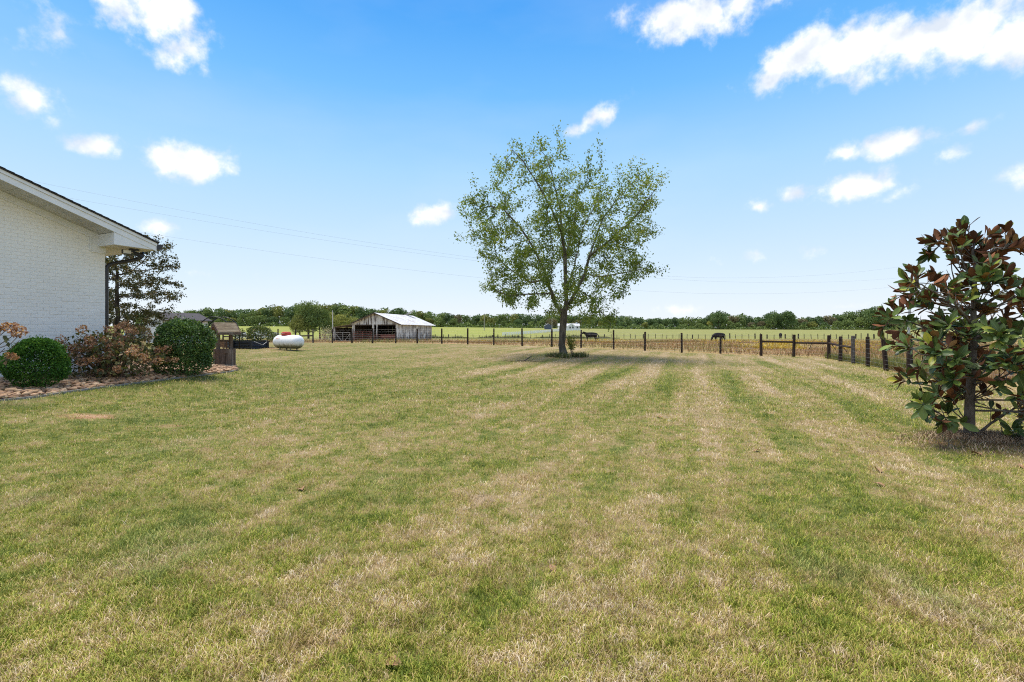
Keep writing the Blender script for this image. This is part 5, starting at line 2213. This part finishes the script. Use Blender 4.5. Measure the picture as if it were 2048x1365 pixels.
    # white pole at the lean-to corner
    mb = MB()
    b = H(W + LW + .02, -.35, 0) + O
    mb.tube([b, b + Vector((0, 0, 4.4))], [.06, .045], 8)
    tag(mb.build('white_pole', mat('white_pole', (.62, .62, .60), None, .6)), 'tall thin white pole at the outer corner of the barn lean-to', 'pole')
    # brush and boards leaning left of the lean-to
    b = H(W + LW + 1.1, -.3, 0) + O
    bp = thing('brush_pile', 'pale pile of dead branches leaning left of the barn lean-to', 'branches', b)
    mb = MB()
    for i in range(42):
        a = RNG.uniform(0, PI)
        p = Vector((RNG.uniform(-.6, .6), RNG.uniform(-.3, .3), RNG.uniform(.0, 1.2)))
        d = Vector((RNG.normal(.5, .5), RNG.normal(0, .2), abs(RNG.normal(.7, .4)))).normalized()
        mb.tube([p, p + d * RNG.uniform(.5, 1.4)], [.03, .012], 4)
    mb.build('branch', mat('dead_branch', (.50, .46, .36), (.30, .26, .19), .9, 5), bp)
    n = 260
    PP = np.stack([RNG.normal(0, .42, n), RNG.normal(0, .2, n), RNG.normal(1.35, .4, n)], -1)
    leaves('dead_leaves', PP, RNG.normal(0, 1, (n, 3)), rand_unit(n), np.full(n, .2), np.full(n, .09), leaf_mat('dead_leaf', [(0, (.22, .22, .10)), (1, (.48, .45, .30))], .2), bp)
    # rusty panel with crossing bars
    b = H(W + LW + .95, -1.3, .02) + O
    pn = thing('rusty_panel', 'rusty gate panel with crossed bars left of the barn lean-to', 'gate panel', b)
    mb = MB()
    d = H(1, 0, 0)
    for z in (.1, 1.05):
        mb.tube([d * -.48 + Vector((0, 0, z)), d * .48 + Vector((0, 0, z))], .025, 5)
    for u in (-.48, .48):
        mb.tube([d * u + Vector((0, 0, .1)), d * u + Vector((0, 0, 1.05))], .025, 5)
    mb.build('frame', mred, pn)
    for a_, c_ in ((-.45, -.05), (-.05, -.45), (.05, .45), (.45, .05)):
        mb = MB()
        mb.tube([d * a_ + Vector((0, 0, .12)), d * c_ + Vector((0, 0, 1.03))], .016, 5)
        mb.build('bar', mred, pn)


build_barn()


# ------------------------------------------------------------------ cattle: one continuous skinned body each
def cow_body(head_down):
    J = {  # name: (x, y, z, rx)
        'pelvis': (.62, 0, 1.02, .30), 'loin': (.25, 0, 1.0, .34), 'rib': (-.15, 0, .97, .37), 'chest': (-.50, 0, .98, .34), 'withers': (-.68, 0, 1.08, .24), 'rump': (.80, 0, 1.03, .20)}
    V, E, Rr = [], [], []
    ix = {}

    def v(n, p, r):
        ix[n] = len(V)
        V.append(p)
        Rr.append(r)
        return ix[n]

    def e(a, b):
        E.append((ix[a], ix[b]))
    for n in ('pelvis', 'loin', 'rib', 'chest', 'withers', 'rump'):
        x, y, z, r = J[n]
        v(n, (x, y, z), r)
    e('pelvis', 'loin'), e('loin', 'rib'), e('rib', 'chest'), e('chest', 'withers'), e('pelvis', 'rump')
    if head_down:
        v('neck', (-.92, 0, .86, )[:3], .19)
        v('poll', (-1.12, 0, .55), .14)
        v('face', (-1.20, 0, .33), .105)
        v('muzzle', (-1.24, 0, .14), .085)
    else:
        v('neck', (-.95, -.10, 1.20), .18)
        v('poll', (-1.14, -.20, 1.34), .15)
        v('face', (-1.27, -.30, 1.22), .115)
        v('muzzle', (-1.36, -.37, 1.06), .09)
    e('withers', 'neck'), e('neck', 'poll'), e('poll', 'face'), e('face', 'muzzle')
    for s, nm in ((-1, 'l'), (1, 'r')):
        hp = V[ix['poll']]
        v('ear' + nm, (hp[0] + .02, hp[1] + s * .17, hp[2] + .03), .035)
        v('eart' + nm, (hp[0] + .03, hp[1] + s * .27, hp[2] - .01), .045)
        e('poll', 'ear' + nm), e('ear' + nm, 'eart' + nm)
        st = .06 * s
        v('sh' + nm, (-.55, s * .17, .72), .16)
        v('kn' + nm, (-.54 + st, s * .17, .40), .075)
        v('ft' + nm, (-.55 + st, s * .17, .16), .055)
        v('ho' + nm, (-.57 + st, s * .17, .03), .065)
        e('chest', 'sh' + nm), e('sh' + nm, 'kn' + nm), e('kn' + nm, 'ft' + nm), e('ft' + nm, 'ho' + nm)
        v('th' + nm, (.66, s * .18, .76), .20)
        v('st' + nm, (.60 - st, s * .18, .56), .12)
        v('hk' + nm, (.76 - st, s * .18, .40), .07)
        v('pa' + nm, (.71 - st, s * .18, .15), .052)
        v('hf' + nm, (.68 - st, s * .18, .03), .065)
        e('pelvis', 'th' + nm), e('th' + nm, 'st' + nm), e('st' + nm, 'hk' + nm), e('hk' + nm, 'pa' + nm), e('pa' + nm, 'hf' + nm)
    v('tail', (.99, 0, 1.02), .04)
    v('tail2', (1.04, 0, .70), .025)
    v('tail3', (1.03, 0, .36), .04)
    e('rump', 'tail'), e('tail', 'tail2'), e('tail2', 'tail3')
    me = bpy.data.meshes.new('body')
    me.from_pydata(V, E, [])
    me.update()
    return me, Rr


MCOW = mat('black_hide', (.012, .011, .012), (.022, .020, .022), .7, 6, spec=.12)


def cow(label, px, d, rz, scale, head_down):
    t = thing('cow', label, 'cow', on(px, d, .12), rz)
    t.scale = (scale,) * 3
    me, Rr = cow_body(head_down)
    me.materials.append(MCOW)
    o = bpy.data.objects.new('body', me)
    COL.objects.link(o)
    o.parent = t
    sk = o.modifiers.new('skin', 'SKIN')
    for i, r in enumerate(Rr):
        me.skin_vertices[0].data[i].radius = (r * .88, r * 1.0)
        me.skin_vertices[0].data[i].use_root = (i == 0)
    sk.use_smooth_shade = True
    ss_ = o.modifiers.new('sub', 'SUBSURF')
    ss_.levels = ss_.render_levels = 2


cow('black cow standing with raised head behind the wire fence right of the forked tree', 1182, 60, math.radians(8), .9, False)
cow('black cow grazing with lowered head behind the wire fence in the goldenrod', 1438, 60, math.radians(12), .86, True)
cow('distant black cow seen just above the brace rail at the right', 1561, 92, math.radians(60), .82, True)


# ------------------------------------------------------------------ white shed far left
def build_shed():
    A0 = at(326, 0, 41.0)
    A0.z = gzf(A0.x, A0.y) - .05
    t = thing('white_shed', 'long white board shed with a dark roof behind the holly bush', 'shed', A0)
    a = Vector((.6, .8, 0))
    l = Vector((-.8, .6, 0))
    R = Matrix((a, l, Vector((0, 0, 1)))).transposed()
    W, L, EV, PK = 3.45, 4.2, 2.02, 2.62
    mw = mat('white_board', (.74, .74, .75), (.62, .62, .63), .7, 3, (4, 4, .3))
    H = lambda x, y, z: R @ Vector((x, y, z))
    mb = MB()
    mb.prism([H(0, 0, 0), H(0, L, 0), H(0, L, EV), H(0, L / 2, PK), H(0, 0, EV)], H(W - .02, 0, 0))
    mb.build('wall', mw, t)
    mb = MB()
    n = int(W / .2)
    for i in range(n):
        mb.box(H(.1 + i * .2, -.012, EV / 2), (.182, .02, EV - .03), M=R)
    for i in range(int(L / .2)):
        mb.box(H(-.012, .1 + i * .2, EV / 2), (.02, .182, EV - .03), M=R)
    stuff(mb.build('wall_boards', mw, t))
    ms = mat('dark_shingle', (.065, .058, .062), (.04, .036, .04), .9, 6)
    for s, nm in ((0, 'roof'), (1, 'roof')):
        mb = MB()
        e = .3
        y0 = -e if s == 0 else L + e
        z0 = EV - (PK - EV) / (L / 2) * e
        mb.prism([H(-.25, y0, z0), H(W + .25, y0, z0), H(W + .05, L / 2, PK + .02), H(-.25, L / 2, PK + .02)], Vector((0, 0, .07)))
        mb.build(nm, ms, t)
    for x in (.35, 1.2, 2.1, 3.0):
        mb = MB()
        mb.box(H(x, -.12, EV - .12), (.06, .22, .10), M=R)
        mb.build('rafter_tail', mat('rafter', (.35, .22, .14), None, .8) if 'rafter' not in bpy.data.materials else bpy.data.materials['rafter'], t)


build_shed()


# ------------------------------------------------------------------ small far things on the left: vehicles and white rail fence
def build_far_left():
    mwh = mat('white_vehicle', (.74, .75, .77), (.68, .69, .70), .35, 3, spec=.5)
    mdk = mat('dark_glass', (.018, .02, .028), None, .2, spec=.6)
    mbk = mat('black_rubber', (.015, .015, .016), None, .8)

    def vehicle(label, name, cat, px, d, rz, ln, body_h, cab, cargo=False, col=mwh):
        b = on(px, d)
        t = thing(name, label, cat, b, rz)
        w = 1.6
        mb = MB()
        prof = [(-ln / 2, .45), (-ln / 2, body_h), (-ln * .12, body_h + .02), (ln * .18, body_h), (ln / 2, body_h - .12), (ln / 2, .45)]
        mb.prism([(x, -w / 2, z) for x, z in prof], (0, w, 0))
        mb.build('body', col, t)
        mb = MB()
        c0, c1 = cab
        hc = body_h + .68
        mb.prism([(c0, -w / 2 + .08, body_h), (c1, -w / 2 + .08, body_h), (c1 - .45, -w / 2 + .16, hc), (c0 + .1, -w / 2 + .16, hc)], (0, w - .16, 0))
        cb = mb.build('cab', col, t)
        for s in (-1, 1):
            mb = MB()
            y = s * (w / 2 - .10)
            mb.prism([(c0 + .15, y, body_h + .08), (c1 - .12, y, body_h + .08), (c1 - .48, y * .92, hc - .1), (c0 + .2, y * .92, hc - .1)], (0, s * .03, 0))
            mb.build('window', mdk, cb)
        mb = MB()
        mb.prism([(c1 - .06, -w / 2 + .2, body_h + .1), (c1 - .06, w / 2 - .2, body_h + .1), (c1 - .40, w / 2 - .26, hc - .08), (c1 - .40, -w / 2 + .26, hc - .08)], (.03, 0, .02))
        mb.build('windshield', mdk, cb)
        mb = MB()
        mb.box(((c0 + c1) / 2 - .15, 0, hc + .03), (c1 - c0 - .3, w - .2, .05))
        mb.build('roof', mdk, cb)
        for sx in (-.32, .32):
            for s in (-1, 1):
                mb = MB()
                mb.tube([(sx * ln, s * (w / 2 - .1), .34), (sx * ln, s * (w / 2 + .06), .34)], .34, 14)
                wh = mb.build('wheel', mbk, t)
                mb = MB()
                mb.tube([(sx * ln, s * (w / 2 + .05), .34), (sx * ln, s * (w / 2 + .075), .34)], .18, 10)
                mb.build('rim', mwh, wh)
        return t
    vehicle('white utility vehicle with a dark roof beside the dark covered trailer in the far field', 'utility_vehicle', 'vehicle', 512, 100, math.radians(165), 3.3, 1.0, (-.9, .9))
    vehicle('small dark and white vehicle behind the white rail fence left of the utility vehicle', 'parked_vehicle', 'vehicle', 486, 104, math.radians(20), 3.0, .8, (-1.0, .8), col=mat('dark_vehicle', (.05, .05, .055), None, .4))
    vehicle('pale blue car half hidden by the dark tree left of the white shed', 'parked_car', 'car', 284, 52, math.radians(25), 4.2, .85, (-1.4, .9), col=mat('pale_blue_paint', (.42, .52, .60), None, .3, spec=.5))
    b = on(540, 100)
    t = thing('covered_trailer', 'low trailer with a dark sloping cover beside the white utility vehicle', 'trailer', b)
    mb = MB()
    mb.prism([(-1.2, -.8, .55), (1.3, -.8, .55), (1.3, -.8, 1.3), (-1.2, -.8, 1.65)], (0, 1.6, 0))
    mb.build('cover', mat('dark_tarp', (.022, .026, .042), None, .6), t)
    mb = MB()
    mb.box((.05, 0, .48), (2.6, 1.7, .14))
    mb.build('bed', mwh, t)
    for s in (-1, 1):
        mb = MB()
        mb.tube([(.2, s * .8, .3), (.2, s * .95, .3)], .3, 12)
        mb.build('wheel', mbk, t)
    mb = MB()
    mb.beam((.3, -.85, .7), (1.25, -.85, 1.45), .06, .06)
    mb.build('strut', mwh, t)

    def rail_fence(label, pts, n, h, r):
        p0 = pts[0]
        t = thing('rail_fence', label, 'fence', p0)
        mb, mp = MB(), MB()
        tot = [0]
        for i in range(len(pts) - 1):
            tot.append(tot[-1] + (pts[i + 1] - pts[i]).length)

        def P(s):
            for i in range(len(pts) - 1):
                if s <= tot[i + 1] + 1e-6:
                    v = pts[i].lerp(pts[i + 1], (s - tot[i]) / (tot[i + 1] - tot[i]))
                    v.z = gzf(v.x, v.y)
                    return v - p0
        for i in range(n + 1):
            a = P(tot[-1] * i / n)
            mp.box(a + Vector((0, 0, h / 2)), (r * 1.6, r * 1.6, h))
            if i < n:
                c = P(tot[-1] * (i + 1) / n)
                for f in (.35, .65, .93):
                    mb.beam(a + Vector((0, 0, h * f)), c + Vector((0, 0, h * f)), .06, r)
        mw = bpy.data.materials.get('white_rail') or mat('white_rail', (.84, .84, .84), (.8, .8, .8), .5)
        stuff(mp.build('posts', mw, t))
        mb.build('rails', mw, t)
    rail_fence('white rail fence in front of the distant vehicles at the left', [on(462, 92), on(572, 92)], 7, 1.15, .12)
    rail_fence('long white rail fence running from the field up to the white farmhouse', [on(1005.5, 215), on(1040, 232), on(1085, 265), on(1122, 300), on(1160, 312)], 46, 1.5, .24)
    # dark field fence between pasture and hay field
    t = thing('field_fence', 'low dark wire fence on short posts between the pasture and the green hay field', 'fence', (0, 0, 0))
    mp, mb = MB(), MB()
    prev = None
    for px in np.arange(860, 1790, 12.5):
        d = float(np.interp(px, [860, 1000, 1300, 1790], [135, 128, 118, 98]))
        v = on(px + RNG.uniform(-2, 2), d)
        h = RNG.uniform(.9, 1.25)
        mp.tube([v, v + Vector((RNG.normal(0, .04), 0, h))], .07 if RNG.uniform() > .15 else .14, 5)
        if prev is not None:
            for f in (.4, .75):
                mb.tube([prev + Vector((0, 0, f)), v + Vector((0, 0, f))], .012, 3, cap=False)
        prev = v
    stuff(mp.build('posts', mat('dark_stake', (.06, .05, .04), None, .9), t))
    stuff(mb.build('wires', mat('dark_wire', (.12, .11, .10), None, .8), t))
    # shaggy growth along that fence
    n = 5000
    px = RNG.uniform(850, 1240, n)
    d = np.interp(px, [860, 1000, 1300], [136, 129, 119]) + RNG.normal(0, 1.2, n)
    x = (px - CX) / FPX * d
    g = np.sin(px * .045) + np.sin(px * .11 + 1)
    o = blades('fencerow_scrub', np.stack([x, d, gz(x, d)], -1), RNG.uniform(.2, .8, n) * (1 + .35 * g), RNG.uniform(.05, .12, n), np.abs(RNG.normal(0, .6, n)),
               leaf_mat('scrub', [(0, (.06, .075, .03)), (.6, (.12, .13, .055)), (1, (.20, .17, .09))], .2))
    tag(o, 'scrubby dark growth along the low field fence', 'scrub', kind='stuff')


build_far_left()


# ------------------------------------------------------------------ distant farmhouse, poles, power line
def build_far():
    b = on(1137, 330)
    t = thing('farmhouse', 'distant white farmhouse with dark windows behind the white rail fence', 'house', b)
    mw = mat('farm_white', (.76, .76, .77), None, .6)
    md = mat('farm_dark', (.05, .055, .065), None, .4)
    mr = mat('farm_roof', (.50, .50, .52), (.40, .40, .42), .6, 1)
    mb = MB()
    mb.box((0, 0, 1.4), (14, 8, 2.8))
    mb.build('wall', mw, t)
    mb = MB()
    mb.prism([(-7.4, -4.4, 2.8), (-7.4, 4.4, 2.8), (-7.4, 0, 4.4)], (14.8, 0, 0))
    rf = mb.build('roof', mr, t)
    mb = MB()
    mb.prism([(-1.5, -5, 0), (4.2, -5, 0), (4.2, -5, 2.6), (1.35, -5, 4.6), (-1.5, -5, 2.6)], (0, 2, 0))
    mb.build('porch_gable', mw, t)
    mb = MB()
    mb.box((5.6, 0, 4.2), (1.1, 1.1, 2.2))
    mb.build('chimney', mw, rf)
    for x in (-5.5, -3.4, .5, 2.4, 5.6):
        mb = MB()
        y = -5.04 if -1.5 < x < 4.2 else -4.04
        mb.box((x, y, 1.55), (1.0, .08, 1.3))
        mb.build('window', md, t)
    b = on(1096, 345)
    t = thing('outbuilding', 'small far outbuilding with a dark blue gable left of the white farmhouse', 'shed', b)
    mb = MB()
    mb.prism([(-2.5, -2, 0), (2.5, -2, 0), (2.5, -2, 2.4), (0, -2, 3.8), (-2.5, -2, 2.4)], (0, 5, 0))
    mb.build('wall', mat('outbuilding_blue', (.10, .12, .17), None, .6), t)
    mb = MB()
    mb.prism([(-2.8, -2.2, 2.35), (0, -2.2, 3.9), (0, -2.2, 4.05), (-2.8, -2.2, 2.5)], (0, 5.4, 0))
    mb.prism([(0, -2.2, 3.9), (2.8, -2.2, 2.35), (2.8, -2.2, 2.5), (0, -2.2, 4.05)], (0, 5.4, 0))
    mb.build('roof', mr, t)
    mp = mat('pole_wood', (.42, .39, .34), (.32, .29, .25), .9, 2)
    for px, d, top, lab in ((968.5, 300, 627.5, 'pale wooden utility pole standing in the far green field'), (1104, 300, 637, 'thin pale pole beside the far outbuilding')):
        v = on(px, d)
        h = EYE + (HZ - top) / FPX * d - v.z
        t = thing('utility_pole', lab, 'pole', v)
        mb = MB()
        mb.tube([(0, 0, 0), (0, 0, h)], [.24, .16], 8)
        mb.build('pole', mp, t)
        mb = MB()
        mb.box((0, 0, h - .5), (.9, .12, .14))
        mb.build('crossarm', mp, t)
    # transmission pylon and its wires
    v = on(1823, 200)
    h = EYE + (HZ - 529) / FPX * 200 - v.z
    t = thing('power_pylon', 'tall steel power line pole with a crossarm behind the magnolia', 'power pole', v)
    msx = mat('pylon_steel', (.42, .44, .47), (.36, .38, .40), .5, 1, metal=.4)
    mb = MB()
    mb.tube([(-1.2, 0, 0), (-.9, 0, h * .3), (0, 0, h * .78), (.15, 0, h)], [.52, .48, .26, .16], 10)
    mb.build('pole', msx, t)
    arm_z = EYE + (HZ - 546.5) / FPX * 200 - v.z
    for s in (-1, 1):
        mb = MB()
        mb.tube([(0, 0, arm_z - (.35 if s > 0 else 0)), (s * 3.75, 0, arm_z + (.5 if s > 0 else 0))], .1, 6)
        mb.build('crossarm', msx, t)
        mb = MB()
        zz = arm_z + (.5 if s > 0 else 0)
        mb.tube([(s * 3.7, 0, zz), (s * 3.7, 0, zz - 1.9)], .09, 6)
        mb.build('insulator', mat('insulator', (.10, .11, .13), None, .4) if 'insulator' not in bpy.data.materials else bpy.data.materials['insulator'], t)
    mwire = mat('conductor', (.16, .17, .18), None, .6)

    def wire(label, pts, end):
        X = np.array([p[0] for p in pts])
        XX, ZZ = [], []
        for px, py in pts:
            u = (px - CX) / FPX
            # on the vertical plane of the line: Y = 126.2 + .455 X  with X = u Y
            Y = 126.2 / (1 - .455 * u)
            XX.append(u * Y)
            ZZ.append(EYE + (HZ - py) / FPX * Y)
        XX.append(end.x)
        ZZ.append(end.z)
        c = np.polyfit(XX, ZZ, 2)
        xs = np.linspace(-118, end.x, 70)
        zs = np.polyval(c, xs)
        zs = zs + (end.z - zs[-1]) * np.clip((xs - 60) / (end.x - 60), 0, 1)
        ys = 126.2 + .455 * xs
        ys = ys + (end.y - ys[-1]) * np.clip((xs - 0) / end.x, 0, 1)
        mb = MB()
        mb.tube([Vector(p) for p in zip(xs, ys, zs)], .011, 4)
        tag(mb.build('power_line', mwire), label, 'power line', 'power lines crossing the sky')
    wire('upper power line crossing the sky from the house roof to the pylon', [(105, 380), (400, 427), (700, 473), (960, 512), (1320, 553), (1740, 563)], v + Vector((.1, 0, h - .3)))
    wire('middle power line crossing the sky just under the upper one', [(170, 405), (400, 441), (700, 485), (960, 524), (1320, 556.5), (1740, 567)], v + Vector((-3.7, 0, arm_z - 1.9)))
    wire('lowest power line crossing the sky below the other two', [(340, 478), (600, 511), (1000, 557), (1260, 579), (1740, 591)], v + Vector((3.7, 0, arm_z - 4.5)))


build_far()

# ------------------------------------------------------------------ far trees
TOP = np.array([(280, 626), (345, 623), (373, 621), (394, 618), (430, 614), (455, 617), (465, 622), (488, 615), (512, 618), (528, 613), (551, 610), (575, 613), (594, 609), (617, 608), (638, 606), (659, 606),
                (678, 604), (700, 608), (718, 612), (736, 616), (750, 618), (769, 614), (780, 617), (794, 615), (810, 620), (832, 621), (855, 621), (867, 624), (894, 626), (932, 630), (951, 631), (959, 627),
                (967, 626), (985, 629), (1026, 627), (1100, 628), (1180, 630), (1250, 631), (1272, 634), (1310, 636), (1363, 634), (1390, 634), (1404, 637), (1418, 628), (1435, 622), (1456, 627), (1467, 631),
                (1481, 627), (1501, 631), (1526, 636), (1543, 622), (1556, 627), (1571, 622), (1587, 631), (1602, 635), (1632, 633), (1663, 630), (1682, 625), (1695, 622), (1714, 621), (1728, 619), (1747, 614),
                (1762, 621), (1775, 628), (1787, 639), (1800, 638), (1823, 640), (1859, 639), (2060, 640), (2400, 640)])


def crown_mesh(seed, m_, n=1900, lobes=15, ls=.06):
    g = np.random.default_rng(seed)
    C, Rr = [], []
    for i in range(lobes):
        z = g.uniform(.30, .82)
        w = .34 * math.sqrt(max(.05, 1 - ((z - .50) / .47) ** 2))
        a = g.uniform(0, 2 * PI)
        r = g.uniform(.12, .2)
        C.append((math.cos(a) * w * g.uniform(.5, 1), math.sin(a) * w * g.uniform(.5, 1), z))
        Rr.append(r)
    C.append((0, 0, .78))
    Rr.append(.18)
    C, Rr = np.array(C), np.array(Rr)
    k = g.integers(0, len(C), n)
    d = unit(g.normal(0, 1, (n, 3)))
    P = C[k] + d * (Rr[k] * g.uniform(.75, 1.05, n))[:, None]
    P[:, 2] = np.clip(P[:, 2], .08, 1.0)
    Dv = d * .4 + g.normal(0, .7, (n, 3))
    Nn = d + g.normal(0, .45, (n, 3)) + np.array([0, 0, .3])
    s = g.uniform(.6, 1.3, n) * ls
    V, F = leaf_arrays(P, Dv, Nn, s, s * .8)
    tone = g.uniform(0, 1, len(C))[k] * .5 + g.uniform(0, 1, n) * .5
    return mk('crown', V, F, m_, link=False, attrs={'rnd': np.repeat(tone, 4)})


def build_trees():
    mats = {
        'dark': leaf_mat('oak_leaf', [(0, (0.046, 0.081, 0.034)), (.5, (0.098, 0.156, 0.056)), (1, (0.177, 0.240, 0.079))], .15, .8, objvar=.25),
        'mid': leaf_mat('ash_leaf', [(0, (0.064, 0.099, 0.033)), (.5, (0.142, 0.198, 0.056)), (1, (0.240, 0.291, 0.085))], .15, .8, objvar=.25),
        'gold': leaf_mat('hickory_leaf', [(0, (0.088, 0.106, 0.030)), (.5, (0.212, 0.227, 0.053)), (1, (0.354, 0.336, 0.085))], .15, .8, objvar=.25),
        'brown': leaf_mat('walnut_leaf', [(0, (0.098, 0.088, 0.045)), (.5, (0.186, 0.163, 0.083)), (1, (0.283, 0.240, 0.131))], .15, .8, objvar=.25)}
    CM = {k_: [crown_mesh(i * 7 + j, m_) for j in range(4)] for i, (k_, m_) in enumerate(mats.items())}
    NEAR = {k_: [crown_mesh(50 + i * 7 + j, mats[k_], 7000, 24, .030) for j in range(4)] for i, k_ in enumerate(('mid', 'gold'))}
    tm = MB()
    tm.tube([(0, 0, 0), (.01, 0, .3), (0, 0, .7)], [.03, .022, .008], 6)
    trunk_me = tm.build('trunk', BARK2, link=False)
    words = {'dark': 'dark green', 'mid': 'mid green', 'gold': 'yellowish green', 'brown': 'brownish'}

    def tree(px, d, top, kind, label, group, wk=1.0, v=None, name='tree'):
        b = on(px, d)
        h = EYE + (HZ - top) / FPX * d - b.z
        t = thing(name, label, 'tree', b, RNG.uniform(0, 6), group)
        wd = h * wk * RNG.uniform(.85, 1.15)
        inst('crown', (NEAR if name == 'shade_tree' else CM)[kind][int(RNG.integers(0, 4)) if v is None else v], t, (0, 0, 0), (0, 0, 0), (wd, wd, h))
        inst('trunk', trunk_me, t, (0, 0, 0), (0, 0, 0), (h, h, h))

    marks = [(330, 'over the white shed eave'), (400, 'over the ridge of the white shed'), (440, 'behind the black garden arch'), (482, 'above the roof of the wishing well'),
             (525, 'above the raised bed'), (566, 'above the rose bush'), (600, 'above the white propane tank'), (640, 'behind the round pasture tree'), (685, 'around the thin white pole'),
             (735, 'above the left barn roof'), (790, 'over the barn ridge'), (845, 'over the loose barn roof sheet'), (900, 'just right of the barn'), (955, 'left of the pale utility pole'),
             (1000, 'right of the pale utility pole'), (1060, 'above the white rail fence end'), (1105, 'above the far outbuilding'), (1165, 'behind the white farmhouse'),
             (1230, 'above the standing cow'), (1300, 'just right of the forked tree'), (1370, 'left of the grazing cow'), (1450, 'above the grazing cow'), (1520, 'left of the brace rails'),
             (1590, 'above the left brace rail'), (1660, 'above the second brace rail'), (1710, 'above the short brace rails'), (1770, 'above the last fence posts'), (1850, 'behind the steel pylon'), (3000, 'behind the magnolia')]

    def put(px, d, f, ks, probs, row):
        tp = float(np.interp(px, TOP[:, 0], TOP[:, 1]))
        base = HZ - (gzf((px - CX) / FPX * d, d) - EYE) * FPX / d
        top = base - (base - tp) * f
        kd_ = str(RNG.choice(ks, p=probs))
        z = next(w for lim, w in marks if px < lim)
        tree(px, d, top, kd_, f'{row} {words[kd_]} far wood tree {z}', f'{row} {words[kd_]} trees of the far wood {z}', 1.0 if (base - top) > 24 else 1.3)
    px = 285.0
    while px < 2080:
        left = px < 1020
        ks, pr = (['dark', 'mid', 'gold', 'brown'], [.25, .42, .23, .10]) if left else (['dark', 'mid', 'gold', 'brown'], [.55, .30, .05, .10])
        put(px + RNG.uniform(-4, 4), RNG.uniform(428, 440), RNG.uniform(.93, 1.02), ks, pr, 'tall')
        px += RNG.uniform(13, 21)
    px = 290.0
    while px < 2080:                       # lower front row at the field edge
        left = px < 1020
        ks, pr = (['dark', 'mid', 'gold', 'brown'], [.25, .38, .27, .10]) if left else (['dark', 'mid', 'gold', 'brown'], [.45, .35, .08, .12])
        put(px, RNG.uniform(414, 422), RNG.uniform(.45, .72), ks, pr, 'low')
        px += RNG.uniform(17, 30)
    # trees that stand clearly apart
    tree(617, 112, 601, 'mid', 'round mid green tree standing apart in the pasture left of the barn', None, .95, 0, 'shade_tree')
    tree(600, 110, 628, 'gold', 'smaller yellow-green tree at the left foot of the round pasture tree', None, 1.1, 1, 'shade_tree')
    tree(640, 114, 616, 'mid', 'green tree between the round pasture tree and the white pole', None, 1.0, 2, 'shade_tree')
    tree(660, 150, 630, 'gold', 'bright yellow-green tree just left of the white pole', None, 1.1, 3, 'shade_tree')
    tree(691, 150, 625, 'gold', 'bright yellow-green tree rising over the lean-to of the barn', None, 1.05, 0, 'shade_tree')
    tree(1747, 410, 613, 'dark', 'tallest dark tree of the wood at the right near the pylon', None, 1.0, 2, 'oak_tree')
    tree(1438, 412, 621, 'dark', 'tall dark tree rising from the wood above the grazing cow', None, 1.0, 3, 'oak_tree')
    tree(1548, 412, 621, 'dark', 'left of two tall dark trees side by side over the brace rails', None, .9, 1, 'oak_tree')
    tree(1573, 412, 621, 'dark', 'right of two tall dark trees side by side over the brace rails', None, .95, 0, 'oak_tree')
    # depth of the wood behind, one mass
    n = 34000
    px = RNG.uniform(270, 2300, n)
    d = RNG.uniform(445, 475, n)
    tp = np.interp(px, TOP[:, 0], TOP[:, 1]) + 3.5 + 2 * np.sin(px * .21)
    x = (px - CX) / FPX * d
    g_ = gz(x, d)
    zt = EYE + (HZ - tp) / FPX * d
    P = np.stack([x, d, g_ + (zt - g_) * RNG.uniform(0, 1, n) ** 1.25], -1)
    s = RNG.uniform(1.2, 2.4, n)
    o = leaves('woodland', P, RNG.normal(0, 1, (n, 3)), rand_unit(n) + np.array([0, -.5, .5]), s, s * .85, mats['dark'], rnd=RNG.uniform(0, .8, n))
    tag(o, 'dense dark inside of the wood behind the front trees along the field', 'wood', kind='stuff')
    n = 22000
    px = RNG.uniform(270, 2200, n)
    d = RNG.uniform(409, 426, n)
    x = (px - CX) / FPX * d
    hgt = 2.6 + 1.2 * np.sin(px * .13) + .8 * np.sin(px * .31)
    P = np.stack([x, d, gz(x, d) + hgt * RNG.uniform(0, 1, n)], -1)
    s = RNG.uniform(.7, 1.5, n)
    o = leaves('undergrowth', P, RNG.normal(0, 1, (n, 3)), rand_unit(n) + np.array([0, -.4, .6]), s, s * .85, mats['mid'], rnd=RNG.uniform(0, .7, n))
    tag(o, 'dark brush along the foot of the far wood', 'undergrowth', kind='stuff')


build_trees()

# ------------------------------------------------------------------ fallen leaves on the lawn
V, F = magnolia_leaf_mesh(.12, .8, .5)
mfl = mat('fallen_leaf', (.22, .115, .06), (.32, .19, .11), .8, 9)
flm = mk('fallen_leaf', V, F, mfl, link=False, smooth=True)
first = True
for px, py, s, lab in ((605, 985, .13, 'pale dry leaf on the grass at mid left'), (805, 1342, .12, 'dry brown leaf at the bottom edge of the lawn'), (1750, 940, .16, 'dry leaf on the straw patch left of the magnolia'),
                       (1746, 970, .12, 'small dark dry leaf left of the magnolia mulch'), (1100, 1137, .085, 'reddish leaf sliver in the straw at the centre foreground'), (1325, 838, .16, 'dry leaf lying on the pale mower stripe'),
                       (1965, 915, .16, 'dry leaf lying on the mulch below the magnolia'), (2043, 934, .16, 'dry leaf at the right edge of the magnolia mulch'), (1520, 903, .12, 'dry leaf on the grass between tree and magnolia')):
    p = hit(px, py)
    o = bpy.data.objects.new('fallen_leaf', flm)
    COL.objects.link(o)
    o.location = p + Vector((0, 0, .022))
    o.rotation_euler = (RNG.normal(0, .12), RNG.normal(0, .2), RNG.uniform(0, 6))
    o.scale = (s * .75, s * .8, s * .8)
    tag(o, lab, 'leaf', 'fallen leaves on the lawn')
